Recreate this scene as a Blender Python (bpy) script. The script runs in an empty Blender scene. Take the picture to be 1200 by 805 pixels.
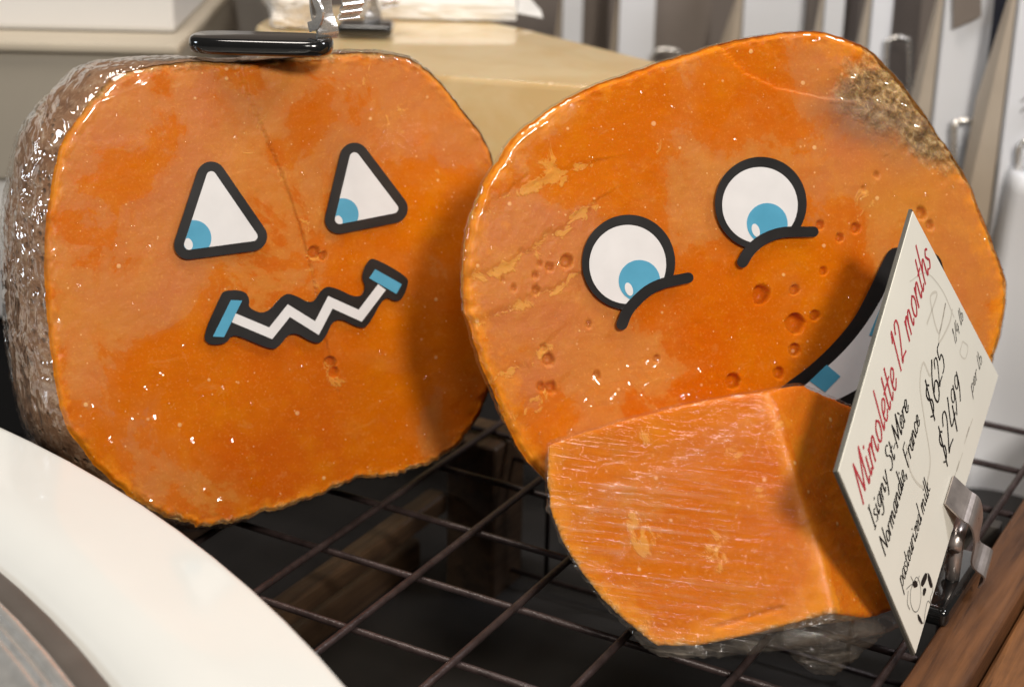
import bpy, bmesh, math, random
import numpy as np
from mathutils import Vector, Matrix, noise as mnoise
from mathutils.geometry import tessellate_polygon
random.seed(4); rng = np.random.default_rng(4)
S = bpy.context.scene
COL = S.collection
# ------------------------------------------------------------------ camera
FPX, CH, PITCH, ROLL = 2000.0, 0.3649, 0.37387, 0.02124
CAM = np.array([0., 0., CH])
FW = np.array([0., math.cos(PITCH), -math.sin(PITCH)])
UP0 = np.array([0., math.sin(PITCH), math.cos(PITCH)])
RT = np.array([math.cos(ROLL), 0, 0]) + math.sin(ROLL) * UP0
UP = math.cos(ROLL) * UP0 - np.array([math.sin(ROLL), 0, 0])
cd = bpy.data.cameras.new('camera'); cam = bpy.data.objects.new('camera', cd); COL.objects.link(cam)
cd.sensor_width = 36; cd.lens = 60.0; cd.clip_start = 0.02; cd.clip_end = 50
M = Matrix((tuple(RT) + (0,), tuple(UP) + (0,), tuple(-FW) + (0,), (0, 0, 0, 1))).transposed()
M.translation = Vector(CAM); cam.matrix_world = M
cd.dof.use_dof = True; cd.dof.focus_distance = 0.69; cd.dof.aperture_fstop = 9.0
S.camera = cam
# ------------------------------------------------------------------ light
w = bpy.data.worlds.new('World'); S.world = w; w.use_nodes = True
bg = w.node_tree.nodes['Background']; bg.inputs[0].default_value = (1.0, 0.93, 0.85, 1); bg.inputs[1].default_value = 0.06
def area(name, loc, target, size, energy, col):
    d = bpy.data.lights.new(name, 'AREA'); d.shape = 'DISK'; d.size = size; d.energy = energy; d.color = col
    o = bpy.data.objects.new(name, d); COL.objects.link(o); o.location = loc
    o.rotation_euler = (Vector(target) - Vector(loc)).to_track_quat('-Z', 'Y').to_euler(); return o
area('ceiling_spot', (0.44, -0.42, 0.95), (0.0, 0.72, 0.08), 0.20, 15.0, (1.0, 0.935, 0.85))
area('front_fill', (0.10, -0.55, 1.0), (0.05, 0.65, 0.08), 0.2, 2.6, (1.0, 0.935, 0.85))  # added fill lamp, lightens the card's shadow on the wedge
area('ceiling_lamp', (-0.25, 0.55, 1.75), (0.0, 0.8, 0.05), 0.55, 15, (1.0, 0.92, 0.83))
area('shop_window', (-1.6, 0.35, 0.75), (-0.2, 0.8, 0.1), 0.4, 8, (0.80, 0.90, 1.0))
area('shelf_lamp', (1.0, 0.75, 1.3), (0.25, 1.1, 0.1), 0.3, 9, (0.95, 0.95, 1.0))
S.render.engine = 'CYCLES'
S.view_settings.view_transform = 'Standard'; S.view_settings.look = 'None'
S.view_settings.exposure = 0.0; S.view_settings.gamma = 1.0; S.view_settings.use_curve_mapping = False
S.cycles.max_bounces = 4; S.cycles.diffuse_bounces = 2; S.cycles.glossy_bounces = 2; S.cycles.transparent_max_bounces = 10; S.cycles.use_light_tree = False; S.cycles.caustics_reflective = False; S.cycles.caustics_refractive = False
# ------------------------------------------------------------------ helpers
def ray(px, py):
    x = (px - 600) / FPX; y = -(py - 402.5) / FPX
    return FW + x * RT + y * UP
def at_y(px, py, Y): d = ray(px, py); return CAM + d * (Y / d[1])
def at_z(px, py, z): d = ray(px, py); return CAM + d * ((z - CH) / d[2])
class Plane:
    def __init__(s, yaw, tilt, P):
        a, t = math.radians(yaw), math.radians(tilt)
        s.n = np.array([math.sin(a) * math.cos(t), -math.cos(a) * math.cos(t), math.sin(t)])
        s.u = np.array([math.cos(a), math.sin(a), 0.]); s.v = np.cross(s.n, s.u); s.P = np.array(P, float)
    def hit(s, px, py):
        d = ray(px, py); return CAM + d * (((s.P - CAM) @ s.n) / (d @ s.n))
    def loc(s, px, py):
        q = s.hit(px, py) - s.P; return np.array([q @ s.u, q @ s.v])
    def to3(s, uv, h=0.):
        uv = np.asarray(uv); h = np.asarray(h)
        return s.P + uv[..., 0:1] * s.u + uv[..., 1:2] * s.v + (h[..., None] if h.ndim else h) * s.n
def smooth_closed(pts, n):
    P = np.array(pts, float); m = len(P); out = []
    for i in range(m):
        a, b, c, d = P[i - 1], P[i], P[(i + 1) % m], P[(i + 2) % m]
        for t in np.linspace(0, 1, 16, endpoint=False):
            out.append(.5 * ((2 * b) + (c - a) * t + (2 * a - 5 * b + 4 * c - d) * t * t + (3 * b - a - 3 * c + d) * t ** 3))
    out = np.array(out); seg = np.linalg.norm(np.roll(out, -1, 0) - out, axis=1); cs = np.r_[0, np.cumsum(seg)]
    tt = np.linspace(0, cs[-1], n, endpoint=False); o2 = np.vstack([out, out[:1]])
    return np.stack([np.interp(tt, cs, o2[:, k]) for k in range(P.shape[1])], 1)
def smooth_open(pts, k=8):
    P = np.array(pts, float)
    if len(P) < 3: return P
    P = np.vstack([2 * P[0] - P[1], P, 2 * P[-1] - P[-2]]); out = []
    for i in range(1, len(P) - 2):
        a, b, c, d = P[i - 1:i + 3]
        for t in np.linspace(0, 1, k, endpoint=False):
            out.append(.5 * ((2 * b) + (c - a) * t + (2 * a - 5 * b + 4 * c - d) * t * t + (3 * b - a - 3 * c + d) * t ** 3))
    out.append(P[-2]); return np.array(out)
def vnoise(x, y, seed):
    xi = np.floor(x).astype(np.int64); yi = np.floor(y).astype(np.int64); fx = x - xi; fy = y - yi
    fx = fx * fx * fx * (fx * (fx * 6 - 15) + 10); fy = fy * fy * fy * (fy * (fy * 6 - 15) + 10)
    def h(a, b):
        k = (a * 374761393 + b * 668265263 + seed * 2147483647) & 0xffffffff
        k = ((k ^ (k >> 13)) * 1274126177) & 0xffffffff
        return ((k ^ (k >> 16)) & 0xffff) / 65535.0
    return (h(xi, yi) * (1 - fx) + h(xi + 1, yi) * fx) * (1 - fy) + (h(xi, yi + 1) * (1 - fx) + h(xi + 1, yi + 1) * fx) * fy
def fbm(x, y, seed, oct=4, g=.5):
    s = 0; a = 1; tot = 0
    for o in range(oct):
        s = s + a * vnoise(x * 2 ** o + o * 17.3, y * 2 ** o - o * 9.1, seed + o); tot += a; a *= g
    return s / tot * 2 - 1
def sstep(a, b, x): t = np.clip((x - a) / (b - a), 0, 1); return t * t * (3 - 2 * t)
def offset_of(o):
    v = np.zeros(3)
    while o is not None: v += np.array(o.location); o = o.parent
    return v
def mk(name, V, F, mat, parent=None, smooth=False, attrs=None):
    V = np.asarray(V, float)
    if parent is not None: V = V - offset_of(parent)
    me = bpy.data.meshes.new(name); me.from_pydata(V.tolist(), [], [tuple(int(i) for i in f) for f in F]); me.update()
    if smooth: me.polygons.foreach_set('use_smooth', [True] * len(me.polygons))
    for k, a in (attrs or {}).items():
        at = me.attributes.new(k, 'FLOAT', 'POINT'); at.data.foreach_set('value', np.asarray(a, np.float32))
    if mat: me.materials.append(mat)
    o = bpy.data.objects.new(name, me); COL.objects.link(o)
    if parent is not None: o.parent = parent
    return o
def tag(o, label, cat, group=None):
    o['label'] = label; o['category'] = cat
    if group: o['group'] = group
    return o
def empty(name, loc, label, cat, group=None):
    o = bpy.data.objects.new(name, None); COL.objects.link(o); o.location = tuple(loc); o.empty_display_size = .02
    return tag(o, label, cat, group)
def struct(o): o['kind'] = 'structure'; return o
def bm_mesh(name, bm, mat, parent=None, smooth=False):
    V = [tuple(v.co) for v in bm.verts]; bm.verts.index_update()
    F = [[v.index for v in f.verts] for f in bm.faces]; bm.free()
    return mk(name, V, F, mat, parent, smooth)
def box_vf(c, ax, ay, az, bev=0.0, seg=2):
    """oriented box: centre, three half-axis vectors, bevelled -> V, F"""
    bm = bmesh.new(); bmesh.ops.create_cube(bm, size=2)
    L = [np.linalg.norm(k) for k in (ax, ay, az)]
    for v in bm.verts: v.co = Vector((v.co.x * L[0], v.co.y * L[1], v.co.z * L[2]))
    if bev: bmesh.ops.bevel(bm, geom=bm.edges[:], offset=bev, segments=seg, affect='EDGES', profile=.6)
    R = np.stack([np.array(k) / l for k, l in zip((ax, ay, az), L)], 1)
    bm.verts.index_update()
    V = np.array([R @ np.array(v.co) + np.array(c) for v in bm.verts]); F = [[v.index for v in f.verts] for f in bm.faces]
    if np.linalg.det(R) < 0: F = [f[::-1] for f in F]
    bm.free(); return V, F
def box(name, c, ax, ay, az, mat, parent=None, bev=0.0, seg=2, smooth=False):
    V, F = box_vf(c, ax, ay, az, bev, seg); return mk(name, V, F, mat, parent, smooth)
def aabox(name, x0, x1, y0, y1, z0, z1, mat, parent=None, bev=0.0):
    return box(name, ((x0 + x1) / 2, (y0 + y1) / 2, (z0 + z1) / 2), ((x1 - x0) / 2, 0, 0), (0, (y1 - y0) / 2, 0), (0, 0, (z1 - z0) / 2), mat, parent, bev)
def tube_vf(P, r, n=8, closed=False):
    P = np.array(P, float); m = len(P); V = []; F = []
    T = np.gradient(P, axis=0) if not closed else np.roll(P, -1, 0) - np.roll(P, 1, 0)
    T /= np.linalg.norm(T, axis=1)[:, None]
    a = np.array([0, 0, 1.]) if abs(T[0][2]) < .9 else np.array([1., 0, 0])
    N = np.cross(T[0], a); N /= np.linalg.norm(N)
    rr = np.broadcast_to(np.asarray(r, float), (m,))
    for i in range(m):
        N = N - T[i] * (N @ T[i]); N /= np.linalg.norm(N); B = np.cross(T[i], N)
        for k in range(n):
            t = 2 * math.pi * k / n; V.append(P[i] + rr[i] * (math.cos(t) * N + math.sin(t) * B))
    for i in range(m if closed else m - 1):
        for k in range(n):
            j = (i + 1) % m; F.append((i * n + k, i * n + (k + 1) % n, j * n + (k + 1) % n, j * n + k))
    if not closed:
        F.append(tuple(range(n))[::-1]); F.append(tuple((m - 1) * n + k for k in range(n)))
    return np.array(V), F
def join(parts):
    V = []; F = []; o = 0
    for v, f in parts:
        V.append(np.asarray(v)); F += [[i + o for i in q] for q in f]; o += len(v)
    return np.vstack(V), F
# ------------------------------------------------------------------ materials
class NT:
    def __init__(s, name):
        s.m = bpy.data.materials.new(name); s.m.use_nodes = True; s.t = s.m.node_tree
        s.b = s.t.nodes['Principled BSDF']; s.out = s.t.nodes['Material Output']
    def n(s, t, **kw):
        k = s.t.nodes.new(t)
        for a, v in kw.items():
            if a.startswith('i_'):
                key = a[2:].replace('_', ' '); k.inputs[int(key) if key.isdigit() else key].default_value = v
            else: setattr(k, a, v)
        return k
    def l(s, a, b): s.t.links.new(a, b)
    def coord(s, scale=(1, 1, 1), rot=(0, 0, 0)):
        c = s.n('ShaderNodeTexCoord'); mp = s.n('ShaderNodeMapping'); mp.inputs['Scale'].default_value = scale; mp.inputs['Rotation'].default_value = rot
        s.l(c.outputs['Object'], mp.inputs[0]); return mp.outputs[0]
    def noise(s, vec, scale, detail=4, rough=.55, dist=0):
        k = s.n('ShaderNodeTexNoise'); k.inputs['Scale'].default_value = scale; k.inputs['Detail'].default_value = detail
        k.inputs['Roughness'].default_value = rough; k.inputs['Distortion'].default_value = dist
        if vec is not None: s.l(vec, k.inputs['Vector'])
        return k.outputs['Fac']
    def ramp(s, fac, *stops):
        r = s.n('ShaderNodeValToRGB'); e = r.color_ramp.elements
        while len(e) < len(stops): e.new(.5)
        for i, (p, c) in enumerate(stops):
            e[i].position = p; e[i].color = (c, c, c, 1) if not isinstance(c, tuple) else c + (1,)
        s.l(fac, r.inputs[0]); return r.outputs[0]
    def mix(s, fac, a, b):
        k = s.n('ShaderNodeMix', data_type='RGBA')
        for sock, v in ((k.inputs[0], fac), (k.inputs[6], a), (k.inputs[7], b)):
            if isinstance(v, (int, float)): sock.default_value = v
            elif isinstance(v, tuple): sock.default_value = v + (1,)
            else: s.l(v, sock)
        return k.outputs[2]
    def math(s, op, a, b=0.0, c=None):
        k = s.n('ShaderNodeMath', operation=op)
        for i, v in enumerate((a, b) + ((c,) if c is not None else ())):
            if isinstance(v, (int, float)): k.inputs[i].default_value = v
            else: s.l(v, k.inputs[i])
        return k.outputs[0]
    def attr(s, name): k = s.n('ShaderNodeAttribute', attribute_name=name); return k.outputs['Fac']
    def bump(s, h, strength=.3, dist=.001, normal=None):
        k = s.n('ShaderNodeBump'); k.inputs['Strength'].default_value = strength; k.inputs['Distance'].default_value = dist
        s.l(h, k.inputs['Height'])
        if normal is not None: s.l(normal, k.inputs['Normal'])
        return k.outputs[0]
    def set(s, **kw):
        for a, v in kw.items():
            i = s.b.inputs[a.replace('_', ' ')]
            if isinstance(v, (int, float)): i.default_value = v
            elif isinstance(v, tuple): i.default_value = v + (1,) if len(v) == 3 and i.type == 'RGBA' else v
            else: s.l(v, i)
        return s
def simple(name, col, rough=.5, metal=0., var=.12, scale=60, bump=.0, coat=0., spec=.5, bscale=400):
    m = NT(name); c = m.coord(); n = m.noise(c, scale, 5)
    k = tuple(x * (1 - var) for x in col); k2 = tuple(min(1, x * (1 + var)) for x in col)
    m.set(Base_Color=m.ramp(n, (.3, k), (.7, k2)), Roughness=m.ramp(n, (.2, max(0, rough - .06)), (.8, min(1, rough + .06))), Metallic=metal, Coat_Weight=coat)
    m.b.inputs['Specular IOR Level'].default_value = spec
    if bump: m.set(Normal=m.bump(m.noise(c, bscale, 4), bump, .0005))
    return m.m
def cheese_mat(name, deep, pale, wetscale, off):
    m = NT(name); c = m.coord(); mp = m.n('ShaderNodeMapping'); m.l(c, mp.inputs[0]); mp.inputs['Location'].default_value = off; c = mp.outputs[0]
    big = m.noise(c, wetscale, 6, .64, .35)
    wetv = m.math('ADD', big, m.attr('wet'))
    wet = m.ramp(wetv, (.42, 0.0), (.495, .34), (.509, .72), (.62, 1.0))
    hue = m.noise(c, 16, 3, .6); mot = m.noise(c, 60, 4, .65)
    palec = m.mix(m.ramp(hue, (.35, 0.), (.65, 1.)), tuple(p * k for p, k in zip(pale, (.97, .90, 1.1))), tuple(p * k for p, k in zip(pale, (1.04, 1.14, .70))))
    palec = m.mix(m.ramp(mot, (.50, 0.), (.68, .6)), palec, tuple(p * k for p, k in zip(pale, (1.10, 1.28, 1.1))))
    deepc = m.mix(m.ramp(hue, (.35, 0.), (.65, 1.)), tuple(p * k for p, k in zip(deep, (1.02, 1.12, 1.))), tuple(p * k for p, k in zip(deep, (.93, .80, .8))))
    deepc = m.mix(m.ramp(mot, (.52, 0.), (.72, .45)), deepc, tuple(p * k for p, k in zip(deep, (1.08, 1.5, 4.))))
    col = m.mix(wet, palec, deepc)  # pale tone paints in the film's haze and reflections over air gaps
    # scuffed haze where the film has rubbed
    sc = m.noise(m.coord((90, 40, 140), (.3, .5, .2)), 1.0, 3, .7, .8)
    col = m.mix(m.ramp(sc, (.60, 0.), (.78, .28)), col, (.74, .36, .10))
    rimn = m.math('ADD', m.attr('rim'), m.math('MULTIPLY', m.math('SUBTRACT', m.noise(c, 110, 4, .65), .5), 1.5))
    col = m.mix(m.ramp(rimn, (.28, 0.), (.85, .95)), col, (.80, .27, .012))
    # crumbly torn patches
    cr = m.math('ADD', m.noise(c, 95, 5, .70, .7), m.attr('crumb'))
    crm = m.ramp(cr, (.655, 0.), (.72, 1.))
    col = m.mix(m.math('MULTIPLY', crm, .65), col, (.80, .38, .07))
    # pale crystals, two sizes
    spots = None
    for scl, th, kk, amt in ((170, .74, .80, .6), (420, .70, .75, .55)):
        v = m.n('ShaderNodeTexVoronoi', feature='F1'); v.inputs['Scale'].default_value = scl; v.inputs['Randomness'].default_value = 1; m.l(c, v.inputs['Vector'])
        sz = m.n('ShaderNodeSeparateColor'); m.l(v.outputs['Color'], sz.inputs[0])
        rad = m.math('MULTIPLY', m.math('MAXIMUM', m.math('SUBTRACT', sz.outputs[0], th), 0.), kk)
        spot = m.ramp(m.math('SUBTRACT', rad, v.outputs['Distance']), (.0, 0.), (.08, 1.))
        col = m.mix(m.math('MULTIPLY', spot, amt), col, (.95, .60, .26)); spots = spot if spots is None else m.math('ADD', spots, spot)
    # damaged rind: pale mould, brown flecks, patches of bare paste
    mo = m.math('ADD', m.math('MULTIPLY', m.attr('mould'), 1.25), m.math('ADD', m.math('MULTIPLY', m.math('SUBTRACT', m.noise(c, 45, 5, .72, .5), .5), 1.3), m.math('MULTIPLY', m.math('SUBTRACT', m.noise(c, 190, 3, .7), .5), .7)))
    mom = m.ramp(mo, (.32, 0.), (.60, .55), (.95, .92))
    moc = m.ramp(m.noise(c, 190, 5, .78, .6), (.32, (.05, .042, .025)), (.44, (.16, .11, .05)), (.53, (.33, .22, .09)), (.61, (.55, .40, .19)), (.70, (.82, .70, .47)))
    col = m.mix(mom, col, moc)
    col = m.mix(m.math('MULTIPLY', m.attr('grey'), m.ramp(m.noise(c, 50, 5), (.25, .55), (.7, .95))), col, (.17, .11, .08))  # painted shade: darkens the paste by the grey mask
    drag = m.noise(m.coord((35, 35, 420), (.25, .35, .1)), 1.0, 3, .6, .4)
    col = m.mix(m.ramp(drag, (.40, .06), (.60, 0.)), col, (.42, .085, .003)); col = m.mix(m.ramp(m.noise(c, 900, 3, .6), (.56, 0.), (.74, .28)), col, (.86, .40, .09))
    rgh = m.mix(wet, (.44,) * 3, (.26,) * 3)
    fine = m.noise(c, 620, 3, .65)
    hgt = m.math('ADD', m.math('ADD', m.math('MULTIPLY', mot, 1.1), m.math('MULTIPLY', spots, .3)), m.math('ADD', m.math('MULTIPLY', m.math('ADD', fine, m.math('MULTIPLY', drag, .4)), .35), m.math('MULTIPLY', crm, .6)))
    nb = m.bump(m.math('ADD', hgt, m.math('MULTIPLY', mom, m.math('MULTIPLY', m.noise(c, 260, 3, .75), 3.))), .40, .0010)
    
    m.set(Base_Color=col, Roughness=rgh, Normal=nb, Subsurface_Weight=.35)
    m.l(m.mix(wet, (.22,) * 3, (.05,) * 3), m.b.inputs['Specular IOR Level'])
    m.b.inputs['Subsurface Radius'].default_value = (1.0, .35, .06); m.b.inputs['Subsurface Scale'].default_value = .005
    return m.m
def rind_mat(name, a, b, c3, pitk=.75):
    m = NT(name); c = m.coord()
    n1 = m.noise(c, 55, 6, .65); n2 = m.noise(c, 260, 5, .7)
    v = m.n('ShaderNodeTexVoronoi', feature='F1'); v.inputs['Scale'].default_value = 210; m.l(c, v.inputs['Vector'])
    col = m.mix(m.ramp(n1, (.35, 0.), (.65, 1.)), a, b); col = m.mix(m.ramp(n2, (.48, 0.), (.62, 1.)), col, c3)
    pit = m.ramp(v.outputs['Distance'], (.12, 1.), (.3, 0.)); col = m.mix(m.math('MULTIPLY', pit, pitk), col, (.035, .022, .015))
    m.set(Base_Color=col, Roughness=.8, Normal=m.bump(m.math('SUBTRACT', n2, pit), .8, .0016)); return m.m
def film_mat(name, haze=.02, streak=None, gl=.5, wr=1.0, bs=1.0, sparkle=1.2, base=.03, frough=.09):
    m = NT(name); c = m.coord()
    st = m.coord((26, 26, 26), (.5, .3, .9)); n1 = m.noise(st, 1.0, 3, .55, 1.2)
    h = n1 if wr < 2 else m.math('ADD', n1, m.math('MULTIPLY', m.noise(m.coord((150, 40, 60), (.2, .8, .4)), 1.0, 2, .5, .8), .35))
    vs_ = m.n('ShaderNodeTexVoronoi', feature='F1'); vs_.inputs['Scale'].default_value = 150; m.l(c, vs_.inputs['Vector']); vc = m.n('ShaderNodeSeparateColor'); m.l(vs_.outputs['Color'], vc.inputs[0])
    bub = m.math('MULTIPLY', m.ramp(m.math('SUBTRACT', m.math('MULTIPLY', m.math('MAXIMUM', m.math('SUBTRACT', vc.outputs[0], .80), 0.), 1.7), vs_.outputs['Distance']), (.0, 0.), (.25, 1.)), sparkle)
    h = m.math('ADD', h, bub)
    hz = None
    if streak:
        sc, rot = streak; s1 = m.noise(m.coord(sc, rot), 1.0, 4, .6, .35); h = m.math('ADD', h, m.math('MULTIPLY', s1, 1.5))
        hz = m.math('ADD', m.math('MULTIPLY', m.math('MULTIPLY', m.ramp(s1, (.50, 0.), (.68, 1.)), m.ramp(m.noise(m.coord((22, 22, 60), (.1, -.2, -.2)), 1., 4, .6, .5), (.40, .05), (.62, 1.))), m.attr('haze')), m.attr('cloud'))
    nb = m.bump(h, bs, .0018 * wr)
    lw = m.n('ShaderNodeLayerWeight'); lw.inputs['Blend'].default_value = .5; m.l(nb, lw.inputs['Normal'])
    fac = m.math('ADD', base, m.math('MULTIPLY', m.math('POWER', lw.outputs['Facing'], 3.5), gl))
    tr = m.n('ShaderNodeBsdfTransparent'); gn = m.n('ShaderNodeBsdfGlossy'); gn.inputs['Roughness'].default_value = frough; m.l(nb, gn.inputs['Normal'])
    gn.inputs['Color'].default_value = (1, 1, 1, 1)
    df = m.n('ShaderNodeBsdfDiffuse'); df.inputs['Color'].default_value = (.85, .72, .58, 1); m.l(nb, df.inputs['Normal'])
    m1 = m.n('ShaderNodeMixShader'); m.l(tr.outputs[0], m1.inputs[1]); m.l(df.outputs[0], m1.inputs[2])
    if hz is not None: m.l(m.math('ADD', m.math('MULTIPLY', hz, .24), haze), m1.inputs[0])
    else: m1.inputs[0].default_value = haze
    m2 = m.n('ShaderNodeMixShader'); m.l(fac, m2.inputs[0]); m.l(m1.outputs[0], m2.inputs[1]); m.l(gn.outputs[0], m2.inputs[2])
    m.l(m2.outputs[0], m.out.inputs['Surface']); return m.m
def wood_mat(name, light, dark, direction, sc=1.0):
    m = NT(name); c = m.coord((1, 1, 1), (0, 0, -direction)); mp = m.n('ShaderNodeMapping'); mp.inputs['Scale'].default_value = (7 * sc, 95 * sc, 95 * sc); m.l(c, mp.inputs[0])
    g = m.noise(mp.outputs[0], 1.0, 7, .65, .9); b = m.noise(c, 16, 5, .6)
    mp2 = m.n('ShaderNodeMapping'); mp2.inputs['Scale'].default_value = (25, 420, 420); m.l(c, mp2.inputs[0]); f = m.noise(mp2.outputs[0], 1., 4)
    col = m.mix(m.ramp(g, (.3, 0.), (.68, 1.)), dark, light); col = m.mix(m.ramp(b, (.45, 0.), (.75, .7)), col, tuple(x * .45 for x in dark))
    col = m.mix(m.ramp(f, (.6, 0.), (.7, .5)), col, tuple(x * .35 for x in dark))
    m.set(Base_Color=col, Roughness=m.ramp(g, (.2, .55), (.8, .36)), Normal=m.bump(m.math('ADD', g, f), .4, .0008)); return m.m
MAT = dict(
    cheeseL=cheese_mat('orange_cheese_pumpkin', (.63, .138, .0), (.59, .190, .036), 24, (3.1, 1.2, .4)),
    cheeseR=cheese_mat('orange_cheese_round', (.63, .138, .0), (.59, .190, .034), 27, (.3, 5.2, 2.4)),
    cheeseW=cheese_mat('orange_cheese_wedge', (.66, .160, .0), (.60, .170, .002), 22, (6.3, 2.2, 1.4)),
    rindL=rind_mat('grey_brown_rind', (.21, .095, .04), (.34, .17, .08), (.42, .26, .15), .25),
    rindR=rind_mat('amber_rind', (.62, .27, .03), (.70, .34, .05), (.74, .46, .16), .25),
    rindW=rind_mat('wedge_rind', (.30, .17, .07), (.45, .27, .12), (.52, .38, .22)),
    film=film_mat('cling_film', .002, None, .35, 1.1, .7, 1.3, .05),
    filmL=film_mat('wrinkled_film', .0, None, .6, 4.5, 1.0, .6, .11, .05),
    filmW=film_mat('stretched_film', .012, ((10, 60, 560), (.10, -.20, -.2)), .32, .8, .6, 1.2, .04),
    black=simple('sticker_black', (.012, .011, .011), .34, var=.25, scale=35, bump=.10, bscale=70, coat=.25),
    white=simple('sticker_white', (.70, .685, .68), .36, var=.035, scale=90, bump=.08, bscale=70, coat=.25),
    blue=simple('sticker_blue', (.075, .32, .48), .36, var=.06, scale=90, bump=.08, bscale=70, coat=.25),
    wire=simple('brown_coated_wire', (.050, .034, .032), .36, .25, .4, 120, .8, bscale=420),
    wood=wood_mat('oiled_wood', (.25, .105, .036), (.055, .021, .008), 1.06),
    wood2=wood_mat('oiled_wood_inner', (.19, .078, .028), (.045, .017, .007), 1.06),
    wood_d=wood_mat('dark_wood', (.11, .062, .032), (.03, .016, .009), 1.06),
    shelf=simple('dark_shelf', (.014, .012, .011), .6, var=.25, scale=12),
    panel=simple('grey_panel', (.075, .065, .056), .7, var=.1, scale=9),
    ceramic=simple('white_glazed_ceramic', (.68, .675, .635), .10, var=.015, scale=20, coat=.0),
    rubber=simple('grey_gasket', (.095, .08, .068), .45, var=.15, scale=40, bump=.2),
    steel=simple('brushed_steel', (.70, .68, .64), .22, .7, .10, 150, .35, bscale=500),
    chrome=simple('chrome', (.72, .69, .65), .26, .75, .08, 120, .06),
    clipm=simple('nickel_clip', (.52, .46, .43), .30, .75, .3, 90, .12, bscale=200),
    gloss_black=simple('gloss_black_plastic', (.008, .008, .008), .10, var=.2, coat=.6),
    card=simple('cream_card', (.86, .83, .73), .42, var=.018, scale=25, coat=.15),
    card_edge=simple('card_sleeve_edge', (.10, .095, .08), .35, var=.2),
    ink=simple('black_ink', (.012, .011, .011), .5, var=.1),
    red=simple('red_ink', (.50, .045, .06), .5, var=.05),
    faint=simple('faint_print', (.66, .62, .53), .45, var=.02),
    grey_ink=simple('grey_line', (.22, .21, .19), .5, var=.05),
    paper=simple('white_paper', (.78, .76, .72), .6, var=.02, scale=30, bump=.15, bscale=120),
    wax=simple('waxed_paper', (.74, .68, .60), .35, var=.05, scale=40, bump=.2, bscale=90),
    carton=simple('white_carton', (.74, .75, .78), .5, var=.02, scale=20),
    taupe=simple('taupe_board', (.20, .165, .14), .6, var=.06, scale=20),
    slate=simple('slate_pouch', (.06, .06, .075), .3, var=.2, scale=20),
    tan=simple('tan_board', (.55, .46, .36), .6, var=.06, scale=30),
    beige=simple('beige_board', (.36, .315, .25), .6, var=.04, scale=8),
    beige_top=simple('beige_top', (.50, .43, .33), .55, var=.05, scale=8),
    offwhite=simple('white_box_board', (.74, .71, .67), .6, var=.02, scale=8),
    wall=simple('taupe_wall', (.19, .155, .13), .7, var=.05, scale=5),
)
def yellow_mat():
    m = NT('pale_gold_cheese'); c = m.coord(); n = m.noise(c, 22, 6, .6, .3); f = m.noise(m.coord((40, 140, 200)), 1., 5, .6)
    col = m.mix(m.ramp(n, (.42, 0.), (.58, 1.)), (.78, .54, .25), (.84, .63, .34)); col = m.mix(m.ramp(f, (.62, 0.), (.70, .5)), col, (.80, .62, .33))
    m.set(Base_Color=col, Roughness=.3, Coat_Weight=.9, Coat_Roughness=.03, Subsurface_Weight=.15, Normal=m.bump(m.math('ADD', n, f), .15, .001)); m.b.inputs['Subsurface Scale'].default_value = .004
    return m.m
MAT['yellow'] = yellow_mat()
# ------------------------------------------------------------------ setting
TH = 1.0600866; DA = np.array([math.cos(TH), math.sin(TH), 0.]); DB = np.array([math.sin(TH), -math.cos(TH), 0.])
def rk(a, b, z=0.): return a * DB + b * DA + np.array([0, 0, z])
A0, B0 = -0.40335, 0.60307
ZF = -0.105
struct(aabox('shelf', -1.6, 1.6, .05, 2.3, ZF - .02, ZF, MAT['shelf']))
struct(aabox('back_wall', -1.6, 1.6, 1.75, 1.79, ZF, 1.0, MAT['wall']))
# ---- wooden crate that carries the rack
EDGE = -0.1445
crate = empty('wooden_crate', rk(EDGE, .6, ZF), 'brown oiled wooden crate with worn edges carrying the wire rack', 'crate')
def rail(name, a0, a1, b0, b1, z0, z1, mat, bev=.003):
    return box(name, rk((a0 + a1) / 2, (b0 + b1) / 2, (z0 + z1) / 2), DB * (a1 - a0) / 2, DA * (b1 - b0) / 2, (0, 0, (z1 - z0) / 2), mat, crate, bev, 3)
rail('inner_plank', EDGE, EDGE + .0225, .12, 1.0, ZF + .012, .003, MAT['wood2'], .002)
rail('outer_plank', EDGE + .0235, EDGE + .12, .12, 1.0, ZF + .012, -.004, MAT['wood'], .004)
rail('side_plank', -.59, -.568, .12, .90, ZF + .012, .003, MAT['wood_d'])
rail('cross_rail', -.432, -.420, .25, .685, -.046, -.034, MAT['wood_d'], .003)
rail('cross_rail', -.47, -.446, .25, .70, ZF + .012, -.075, MAT['wood_d'], .003)
rail('post', -.425, -.395, .69, .722, ZF, -.0055, MAT['wood_d'])
rail('rear_panel', -.394, -.15, .742, .750, -.062, -.006, MAT['panel'], .001)
rail('base_board', -.59, EDGE + .12, .12, 1.0, ZF + .0005, ZF + .0115, MAT['shelf'], .001)
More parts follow.
